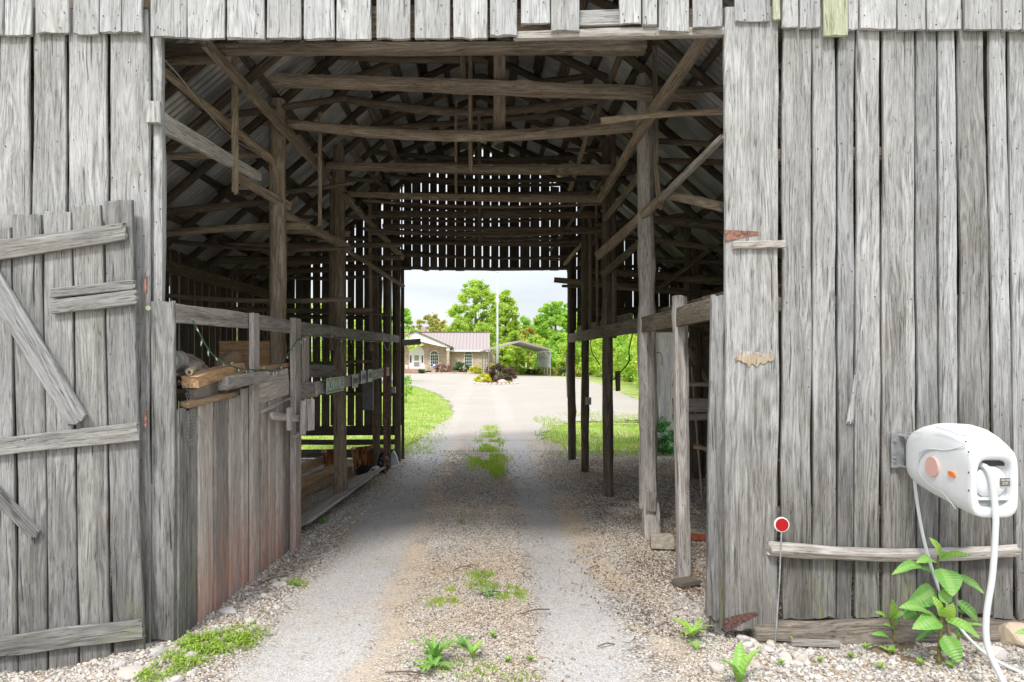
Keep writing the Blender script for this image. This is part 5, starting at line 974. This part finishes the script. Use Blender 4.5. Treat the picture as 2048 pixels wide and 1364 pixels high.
# trees -------------------------------------------------------------
def crown_cloud(n_cl, n_lf, R3, leaf, clr=.17, holes=.0, cone=0.):
    """leaf quads: clumps of many small leaves spread unevenly through an ovoid"""
    C = []; 
    while len(C) < n_cl:
        p = rng.normal(size=3); p /= np.linalg.norm(p); p *= rng.uniform(.45, 1) ** .6
        if rng.random() < holes: continue
        k = 1 - cone * max(0, p[2]); C.append((p[0] * k, p[1] * k, p[2]))
    C = np.array(C) * R3; lf = []
    sz = rng.uniform(.6, 1.35, n_cl) * clr * (R3[0] + R3[1] + R3[2]) / 3
    cid = rng.integers(0, n_cl, n_lf); d = rng.normal(size=(n_lf, 3)); d /= np.linalg.norm(d, axis=1)[:, None]; d *= np.abs(rng.normal(.55, .42, n_lf))[:, None]; d[:, 2] *= .75
    pos = C[cid] + d * sz[cid][:, None]; a = rng.uniform(0, 6.28, n_lf); b = rng.uniform(-1.2, 1.2, n_lf); s = leaf * rng.uniform(.6, 1.4, n_lf)
    u = np.stack([np.cos(a) * np.cos(b), np.sin(a) * np.cos(b), np.sin(b)], 1) * s[:, None]; w = rng.normal(size=(n_lf, 3)); v = np.cross(u, w); v /= np.linalg.norm(v, axis=1)[:, None]; v *= (s * .55)[:, None]
    V = np.stack([pos - u, pos + v, pos + u, pos - v], 1).reshape(-1, 3); cc = rng.random(n_cl); col = np.clip(.55 * cc[cid] + .45 * rng.random(n_lf), 0, 1)
    return V, np.repeat(np.stack([col] * 3, 1), 4, 0), C
def tree(name, x, y, h, cw, mat, label, n_lf=9000, leaf=.16, trunk=.3, n_cl=70, clr=.17, cone=.2, cat='tree', group=None, low=.35, cd=None, z0=0):
    o = empty(name, (x, y, z0), label, cat, group); R3 = np.array([cw / 2, (cd or cw) / 2, h * (1 - low) / 2]); zc = h * low + R3[2]
    V, rc, C = crown_cloud(n_cl, n_lf, R3, leaf, clr, cone=cone); V = V + np.array([0, 0, zc]); c = fastmesh('crown', V, np.arange(len(V)).reshape(-1, 4), 4, [mat], rc); c.parent = o
    if trunk:
        m = MB(); m.tube(spline([(0, 0, -.1), (.1 * trunk, 0, h * .3), (-.2 * trunk, .1, h * .6), (0, 0, h * .9)], 14), trunk, 8, r1=trunk * .15)
        for k in range(min(14, len(C))):
            e = C[k * max(1, len(C) // 14)]; zb = min(h * .75, max(h * .22, zc + e[2] - abs(e[0]) * .8)); m.tube(spline([(0, 0, zb), (e[0] * .5, e[1] * .5, (zb + zc + e[2]) / 2 + .1), (e[0], e[1], zc + e[2])], 8), trunk * .28, 5, r1=trunk * .05)
        m.build('trunk', M_bark, o, Vector((0, 0, 0)))
    return o
def tpx(xc, ytop, wpx, D): p = P(xc, ytop, D); return p.x, D, p.z, wpx * D / F
x, y, h, w = tpx(952, 555, 100, 92); tree('tulip_tree', x, y, h, w, L_lime, 'tallest bright green tree left of the flagpole behind the house', 34000, .14, .32, 230, .115, .35, low=.25)
x, y, h, w = tpx(1012, 582, 62, 88); tree('tulip_tree', x, y, h, w, L_lime, 'tall bright green tree just right of the flagpole', 24000, .14, .28, 170, .13, .35, low=.2)
x, y, h, w = tpx(1112, 602, 92, 86); tree('tulip_tree', x, y, h, w, L_green, 'tall domed green tree above the carport beside the barn post', 30000, .14, .32, 190, .12, .2, low=.25)
x, y, h, w = tpx(860, 626, 78, 100); tree('budding_tree', x, y, h, w, L_olive, 'olive and yellow budding tree behind the left gable of the house', 14000, .13, .25, 130, .10, .1, low=.3)
x, y, h, w = tpx(897, 655, 46, 98); tree('budding_tree', x, y, h, w, L_olive, 'sparse olive tree between the yellow tree and the tallest tree', 5000, .15, .22, 40, .15, .1, low=.3)
x, y, h, w = tpx(806, 612, 42, 84); tree('budding_tree', x, y, h, w, L_green, 'green tree half hidden by the left jamb of the far doorway', 8000, .15, .25, 50, .16, .1, low=.2)
x, y, h, w = tpx(1056, 652, 40, 84); tree('budding_tree', x, y, h, w, L_peach, 'peach yellow blossoming tree between the carport and the tall trees', 5000, .14, .18, 40, .18, .1, low=.35)
WL = ['left of the flagpole over the house roof', 'just left of the flagpole', 'just right of the flagpole above the carport ridge', 'behind the carport roof peak', 'behind the right end of the carport', 'pale and distant between the tall trees', 'distant, beside the domed tree', 'behind the left gable', 'low behind the carport opening', 'behind the carport wall', 'beside the first right post']
xs_ = [(915, 640, 60, 86, L_lime), (970, 640, 60, 85, L_lime), (1030, 660, 50, 80, L_lime), (1075, 672, 55, 78, L_lime), (1120, 668, 60, 76, L_green), (1048, 628, 40, 110, L_green), (1080, 634, 40, 112, L_green), (830, 660, 60, 82, L_green), (1005, 690, 50, 76, L_lime), (1095, 700, 60, 72, L_green), (1140, 700, 50, 66, L_lime)]
for i, (a, b, c, D, mt) in enumerate(xs_):
    x, y, h, w = tpx(a, b, c, D); tree('woodland_tree', x, y, h, w, mt, 'bright spring green tree of the wood, ' + WL[i], 13000, .13, .2, 110, .15, .1, group='trees of the wood behind the house', low=.05, cd=4)
for i in range(16):
    D = random.uniform(118, 150); a = 560 + i * 52; x, y, h, w = tpx(a, 650 + random.uniform(-14, 12), 75, D); tree('woodland_tree', x, y, h, w, random.choice((L_green, L_olive, L_lime)), 'distant pale green tree at the back of the wood', 3500, .26, 0, 45, .2, .1, group='far trees at the back of the wood', low=.02)
# hedge and young trees on the right bank, seen between the right posts
for i, (D, X_, hh) in enumerate([(62, 9.5, 5.5), (56, 10.2, 4.6), (50, 10.2, 4.8), (45, 10, 4.2), (40, 9.8, 4.6), (36, 9.2, 4.0), (33, 9.2, 4.2), (30, 8.6, 3.8), (27.5, 8.5, 4.0), (25, 8.4, 3.8), (23, 8.4, 3.6), (21, 8.6, 3.6)]):
    tree('bank_shrub', X_ + random.uniform(-.2, .5), D, hh, hh * .95, L_lime if i > 4 else random.choice((L_lime, L_green)), 'dense lime green bush of the hedge on the bank beyond the right posts', 13000, .045 + .0011 * D, .08, 110, .19, 0, 'shrub', 'lime green bushes on the right bank', low=-.06)
# trees seen through the gaps in the left and far boards
for i, (a, D, b) in enumerate([(-420, 26, 560), (-250, 30, 575), (-60, 30, 575), (120, 34, 560), (280, 34, 585), (420, 36, 600), (540, 38, 590), (650, 40, 600), (740, 44, 610)]):
    x, y, h, w = tpx(a, b + random.uniform(-15, 15), 170, D); tree('woodland_tree', x, y, h, w, random.choice((L_lime, L_green)), 'green tree seen through the gaps of the left barn boards', 6000, .12, .15, 50, .2, .1, group='trees beyond the left wall of the barn', low=.05)
# shrubs round the house and the island
def shrub(xc, yt, wpx, D, mat, label, n=4000, leaf=.05, name='shrub', group=None, clr=.24, dep=None):
    x, y, h, w = tpx(xc, yt, wpx, D); return tree(name, x, y, h, w, mat, label, n, leaf, .03, 34, clr, 0, 'shrub', group, low=-.05, cd=dep)
shrub(1004, 728, 54, 42.5, L_plum, 'dark plum coloured shrub on the round island', 9000, .045); shrub(968, 747, 40, 42.5, L_yel, 'bright yellow shrub on the round island', 5000, .04); shrub(987, 726, 22, 46, L_olive, 'olive shrub behind the flagpole foot', 2500, .05); shrub(1022, 762, 14, 42, L_yel, 'small yellow tuft right of the island boulder', 900, .03)
shrub(886, 728, 36, 69, L_rose, 'dusty pink shrub below the arched window near the porch', 4500, .06); shrub(924, 723, 32, 69, L_dark, 'dark green shrub with white flowers between the windows', 4500, .06); shrub(952, 733, 26, 68, L_yel, 'yellow shrub at the right end of the house front', 3500, .05); shrub(843, 738, 14, 69, L_dark, 'small dark green bush beside the porch steps', 1500, .05); shrub(857, 741, 12, 69, L_dark, 'small dark green bush right of the tan porch pillar', 1200, .05)
shrub(812, 746, 30, 24, L_green, 'thin pale green sapling beside the left jamb of the far doorway', 900, .03, 'sapling', clr=.3); shrub(976, 733, 16, 68, L_rose, 'faded pink bush at the right corner of the house', 1500, .05)
shrub(1072, 700, 40, 74, L_olive, 'brownish budding bush left of the carport wall', 3000, .07)
for i in range(12): shrub(1005 + i * 14, 736 + random.uniform(-4, 5), 26, 70 - i * 1.2, random.choice((L_dark, L_green, L_olive)), 'low dark green bush along the back edge of the drive', 1500, .07, group='low bushes at the back of the drive')
p = P(1330, 895, 11.3); tree('fennel', p.x - .03, 11.35, .55, .55, L_fen, 'feathery blue green plant at the foot of the grey shed', 7000, .018, .01, 40, .25, 0, 'plant', low=0)
# ------------------------------------------------------------------ house
def brickmat(name, a, b, mortar, sc=1.0):
    g = G(name, .9, .1); t_ = g.n('ShaderNodeTexBrick'); t_.inputs['Scale'].default_value = 1; t_.inputs['Brick Width'].default_value = .24 * sc; t_.inputs['Row Height'].default_value = .09 * sc; t_.inputs['Mortar Size'].default_value = .012
    sx = g.xyz(g.pos()); cb = g.n('ShaderNodeCombineXYZ'); g.l(g.ma('ADD', sx[0], sx[1]), cb.inputs[0]); g.l(sx[2], cb.inputs[1]); g.l(cb.outputs[0], t_.inputs['Vector'])
    t_.inputs['Color1'].default_value = (*a, 1); t_.inputs['Color2'].default_value = (*b, 1); t_.inputs['Mortar'].default_value = (*mortar, 1); n = g.noise(g.vmul(g.pos(), (3, 3, 9)), 1, 4); g.base(g.mix(g.mr(n, .4, .7, 0, .5), t_.outputs[0], tuple(x * .6 for x in a))); return g.m
M_brick = brickmat('pink_brick', (.44, .29, .22), (.62, .47, .38), (.62, .54, .47)); M_tan = simple('tan_siding', (.52, .42, .34), .8, .2, 0, .08, 4)
g = G('red_metal_roof', .5, .3); w_ = g.n('ShaderNodeTexWave', wave_type='BANDS', bands_direction='X'); g.l(g.pos(), w_.inputs['Vector']); w_.inputs['Scale'].default_value = .85; w_.inputs['Distortion'].default_value = 0
g.base(g.mix(g.mr(w_.outputs[1], .82, .95), (.33, .28, .265), (.24, .195, .185))); g.normal(g.bump(w_.outputs[1], .3, .03)); M_hroof = g.m
M_brown = simple('brown_trim', (.14, .08, .06), .6); g = G('window_glass', .08, .8); g.base((.05, .06, .06)); M_glass = g.m
HD = 73.0; kh = HD / F
def hx(x, D=HD): return (x - VX) * D / F
def hz(y, D=HD): return CH - (y - VY) * D / F
HO = Vector((hx(900), HD, 0)); house = empty('brick_house', HO, 'single storey pinkish brick house with a red metal roof and white porch gable', 'house')
def hp_(m, name, mat, parent=house, sm_=False): return m.build(name, mat, parent, HO, sm_)
zE = hz(700); m = MB(); m.box(((hx(700) + hx(975)) / 2, HD + 4.5, zE / 2), (hx(975) - hx(700), 9, zE)); hp_(m, 'wall', M_brick)
m = MB(); m.box(((hx(975) + hx(991)) / 2, HD + 6, zE * .48), (hx(991) - hx(975), 8, zE * .96)); hp_(m, 'garage_wall', M_tan)
zR = 1.6 + (715 - 664.5) * (HD + 4.6) / F; x0, x1 = hx(690), hx(980)
m = MB(); m.prism([(x0, HD - .5, zE), (x0, HD + 4.6, zR), (x0, HD + 9.6, zE), (x0, HD + 9.6, zE - .05), (x0, HD - .5, zE - .05)], (x1 - x0, 0, 0)); roof = hp_(m, 'roof', M_hroof)
m = MB(); m.box(((x0 + x1) / 2, HD - .53, zE - .09), (x1 - x0, .05, .18)); hp_(m, 'fascia', M_white, roof); m = MB(); m.box(((x0 + x1) / 2, HD + 4.6, zR + .02), (x1 - x0, .3, .06)); hp_(m, 'ridge_cap', M_brown, roof)
m = MB(); m.box((hx(846, 78), 78.5, zR + .2), (.5, .5, .9)); hp_(m, 'chimney', M_brick)
# porch gable
D2 = 70.8; ax_, az = hx(831, D2), hz(663, D2); rx, rz = hx(903, D2), hz(695, D2); lx = 2 * ax_ - rx
m = MB(); m.prism([(lx + .3, HD - .04, zE - .4), (rx - .3, HD - .04, zE - .4), (rx - .3, HD - .04, zE), (ax_, HD - .04, az - .12), (lx + .3, HD - .04, zE)], (0, .5, 0)); m.v[-1][:, 1] -= .72; m.box(((lx + rx) / 2, HD - .50, zE / 2 - .1), (rx - lx - .6, .5, zE - .2)); hp_(m, 'gable_wall', M_brick)
D2 = 70.8; ax_, az = hx(831, D2), hz(663, D2); rx, rz = hx(903, D2), hz(695, D2); lx = 2 * ax_ - rx
m = MB(); m.prism([(lx, D2, rz), (ax_, D2, az), (rx, D2, rz), (rx - .35, D2, rz - .02), (ax_ + 1.9, D2, rz + .28), (ax_, D2, rz + .75), (ax_ - 1.9, D2, rz + .28), (lx + .35, D2, rz - .02)], (0, .12, 0)); hp_(m, 'gable_board', M_white)
m = MB()
for s_, xe in ((1, rx), (-1, lx)):
    m.prism([(ax_, D2 - .15, az + .08), (xe + .12 * s_, D2 - .15, rz + .06), (xe + .12 * s_, D2 - .15, rz - .02), (ax_, D2 - .15, az - .02)], (0, 3.2, 0))
hp_(m, 'porch_roof', M_brown); m = MB()
for s_, xe in ((1, rx), (-1, lx)): m.prism([(ax_, D2 + .13, az - .03), (xe, D2 + .13, rz - .03), (xe, D2 + .13, rz - .09), (ax_, D2 + .13, az - .09)], (0, 2.0, 0))
hp_(m, 'soffit', M_white); m = MB(); m.box((ax_, D2 + .05, hz(680, D2)), (.22, .2, .45)); hp_(m, 'king_post', M_white)
m = MB(); m.box((hx(896, D2), D2 + .15, 1.1), (.28, .28, 2.3)); hp_(m, 'porch_pillar', M_brick); m = MB(); m.box((hx(896, D2), D2 + .14, hz(699, D2)), (.36, .34, .22)); hp_(m, 'pillar_cap', M_white)
m = MB(); m.box((hx(853, D2), D2 - .3, .35), (.28, .28, .75)); hp_(m, 'low_pillar', M_tan)
def arch(xc, w, z0, z1, D, t, seg=14): r = w / 2; return [(xc - r, D, z0), (xc + r, D, z0)] + [(xc + r * math.cos(a), D, z1 - r + r * math.sin(a)) for a in np.linspace(0, math.pi, seg)]
HDs = HD; HD = HD - .72
xc = hx(834.5); m = MB(); m.prism(arch(xc, hx(849.5) - hx(819.5), hz(741), hz(691.5), HD - .05, 0), (0, .08, 0)); en = hp_(m, 'door_surround', M_white)
m = MB(); m.box((xc + .02, HD - .09, (hz(710) + hz(738)) / 2), (.72, .05, hz(710) - hz(738))); dd = hp_(m, 'door', M_white); m = MB(); m.box((xc + .02, HD - .13, hz(716)), (.5, .03, .55)); hp_(m, 'pane', simple('door_pane', (.22, .28, .16), .2, .6), dd); m = MB(); m.box((xc + .02, HD - .13, hz(728)), (.56, .03, .45)); hp_(m, 'screen', simple('door_screen', (.28, .27, .29), .5), dd)
for s_ in (-1, 1): m = MB(); m.box((xc + s_ * .62, HD - .07, hz(718)), (.14, .06, .75)); hp_(m, 'sidelight', M_glass, en)
for (a_, b_) in ((861, 878.5), (928, 945)):
    HD = HDs - (.72 if a_ < 900 else 0)
    xw = (hx(a_) + hx(b_)) / 2; ww = hx(b_) - hx(a_); z0, z1 = hz(734), hz(701); m = MB(); m.prism(arch(xw, ww, z0, z1, HD - .06, 0), (0, .07, 0)); wn = hp_(m, 'window', M_white)
    m = MB(); m.prism(arch(xw, ww - .16, z0 + .08, z1 - .08, HD - .075, 0), (0, .03, 0)); hp_(m, 'pane', M_glass, wn); m = MB()
    for k in (-1, 0, 1): m.box((xw + k * ww * .21, HD - .085, (z0 + z1 - ww / 2) / 2), (.025, .02, z1 - z0 - ww / 2))
    for k in range(1, 5): m.box((xw, HD - .088, z0 + (z1 - ww / 2 - z0) * k / 4.0), (ww - .1, .02, .035 if k < 4 else .07))
    for a in (45, 90, 135): c = Vector((xw, HD - .085, z1 - ww / 2)); m.tube([c, c + Vector((math.cos(R(a)), 0, math.sin(R(a)))) * ww * .45], .015, 4)
    hp_(m, 'muntins', M_white, wn)
HD = HDs
for i in range(3): m = MB() if i == 0 else m; m.box((hx(831), 70.5 + i * .3, .08 + i * .12), (2.4, .3 + 2 - i * .2, .14))
hp_(m, 'steps', brickmat('red_brick_steps', (.34, .16, .11), (.45, .24, .17), (.5, .42, .36))); 
m = MB(); m.box((hx(920), 68.0, .06), (hx(975) - hx(856), .25, .14)); lay(m, 'bed_edging', M_brick, 'long low brick edging of the flower bed before the house', 'garden edging', (hx(920), 68, 0))
m = MB()
for k in range(6): m.add([(hx(868.5) + .18 * math.cos(t_), 68.6, .95 + .18 * math.sin(t_)) for t_ in (0,)] * 1 or [], []) if False else None
c = Vector((hx(868.5, 68.5), 68.5, .7)); m.tube([c - Vector((0, 0, .7)), c], .02, 6); m.tube([c + Vector((0, -.02, .15)), c + Vector((0, .02, .15))], .2, 8, m=1); m.tube([c + Vector((0, -.03, .15)), c + Vector((0, -.022, .15))], .11, 8, m=0); lay(m, 'garden_sign', [M_white, simple('blue_sign', (.05, .10, .35), .5)], 'small blue and white round sign on a stake before the house', 'garden sign', (c.x, c.y, 0))
for s_, l in ((-1, 'left'), (1, 'right')):
    c = Vector((xc + s_ * .95, 71.6, .42)); m = MB(); m.tube([c, c + Vector((0, 0, .4))], .15, 12, r1=.2); tag(m.build('porch_urn', M_white, None, c), 'white urn planter on the %s side of the front door' % l, 'planter')
# carport
CO = Vector((4, 62, 0)); cp = empty('metal_carport', CO, 'open metal carport with a red edged arched roof right of the house', 'carport')
An = P(1040, 683, 58); Rn = P(1103, 700, 58.5); Ln = P(972, 701, 60); Af = P(1018, 687, 70); Rf = P(1076, 703, 67); Lf = P(960, 704, 71); th = Vector((0, 0, .10))
m = MB()
for a, b, c_, d in ((Ln, An, Af, Lf), (An, Rn, Rf, Af)): m.add([a, b, c_, d, a + th, b + th, c_ + th, d + th], [(0, 1, 2, 3), (7, 6, 5, 4), (0, 4, 5, 1), (1, 5, 6, 2), (2, 6, 7, 3), (3, 7, 4, 0)])
M_cr = simple('pinkish_roof_metal', (.40, .30, .29), .5, .3); m.build('roof', M_cr, cp, CO)
m = MB()
for i in range(7):
    t_ = i / 6; a = Ln.lerp(Lf, t_); b = An.lerp(Af, t_); c_ = Rn.lerp(Rf, t_); m.tube([a - th * .3, b - th * .3], .035, 4); m.tube([b - th * .3, c_ - th * .3], .035, 4)
m.build('roof_frame', M_steel, cp, CO)
m = MB(); a, b = P(1101, 703, 58.4), P(1075, 705, 67); za, zb_ = hz(735.5, 58.4), hz(736, 67); m.prism([a, b, (b.x, b.y, .75), (a.x, a.y, .75)], (.03, .0, 0)); m.build('side_panel', simple('pale_panel', (.52, .60, .60), .5, .3, 0, .1, 2), cp, CO)
for i in range(6):
    t_ = i / 5; a = P(1101, 703, 58.4).lerp(P(1075, 705, 67), t_); m = MB(); m.tube([(a.x, a.y, 0), (a.x, a.y, a.z)], .045, 4); m.tube([(a.x, a.y, a.z - .7), (a.x - .6, a.y, a.z + .15)], .03, 4); m.build('post', M_steel, cp, CO)
m = MB(); m.tube([(P(1101, 703, 58.4).x, 58.4, .05), (P(1075, 705, 67).x, 67, .05)], .04, 4); m.build('base_rail', M_steel, cp, CO)
for i in range(3): a = Ln.lerp(Lf, i / 2) + Vector((.25, 0, 0)); m = MB(); m.tube([(a.x, a.y, 0), (a.x, a.y, a.z)], .045, 4); m.build('post', M_steel, cp, CO)
# flagpole, island, boulder
p = P(995, VY, 43.5); m = MB(); m.tube([(p.x, 43.5, 0), (p.x, 43.5, 3.5), (p.x, 43.5, 7.0)], .095, 12, r1=.035); m.tube([(p.x, 43.5, 7.0), (p.x, 43.5, 7.08)], .05, 8); lay(m, 'flagpole', simple('pole_aluminium', (.60, .63, .62), .4, .5), 'tall bare pale metal flagpole standing on the round island', 'flagpole', (p.x, 43.5, 0), smooth=True)
m = MB(); cx_, cy_ = P(993, VY, 42).x, 42.3; m.add([(cx_ + 1.25 * math.cos(t_) * (1 + .06 * math.sin(5 * t_)), cy_ + 1.9 * math.sin(t_), .02) for t_ in np.linspace(0, 6.283, 40, False)] + [(cx_, cy_, .12)], [(i, (i + 1) % 40, 40) for i in range(40)]); tag(m.build('island_bed', M_soil), kind='structure')
rock('boulder', P(1005, VY, 40.8).x, 40.8, .36, 'large pinkish boulder on the near side of the round island', 'boulder', mat=simple('pink_stone', (.62, .48, .42), .9, .1, 0, .2, 4, .3), z=0, flat=.75)
for i in range(16):
    t_ = math.pi + i / 15 * math.pi; rock('edging_stone', cx_ + 1.3 * math.cos(t_), cy_ + 1.95 * math.sin(t_), random.uniform(.10, .16), 'small stone of the ring edging the round island', 'stone', 'stones edging the island', z=0)
# grey shed beyond the right posts
SO_ = Vector((3.9, 12.0, 0)); sh = empty('board_shed', SO_, 'pale grey upright board shed just beyond the right posts of the barn', 'shed')
m = MB(); x = 2.83
while x < 5.2: w = random.uniform(.10, .19); m.board((x + w / 2, 11.75, -.03), (x + w / 2, 11.75, 2.9), w - .006, .022, ea=.003); x += w
m.build('siding', M_shed, sh, SO_); m = MB(); y = 11.77
while y < 14.2: m.board((2.86 + (y - 11.77) * .3, y + .08, -.03), (2.86 + (y - 11.77) * .3, y + .08, 2.9), .165, .022, wd=(.3, 1, 0), ea=.003); y += .16
m.build('side_siding', M_shed, sh, SO_); m = MB(); m.prism([(2.7, 11.6, 2.9), (3.4, 14.4, 2.7), (3.4, 14.4, 2.74), (2.7, 11.6, 2.94)], (2.5, 0, 0)); m.build('roof', M_tin, sh, SO_)
m = MB(); a = P(1310, 708, 11.7); m.tube(spline([a, a + Vector((.06, -.03, .03)), a + Vector((.11, -.03, -.04)), a + Vector((.11, -.03, -.2))], 14), .008, 6); m.build('iron_hook', M_rust, sh, SO_)
m = MB(); a = P(1327, 838, 11.7); m.box(a, (.08, .04, .08), rot=Matrix.Rotation(.4, 4, 'Y')); m.build('latch_block', M_post, sh, SO_)
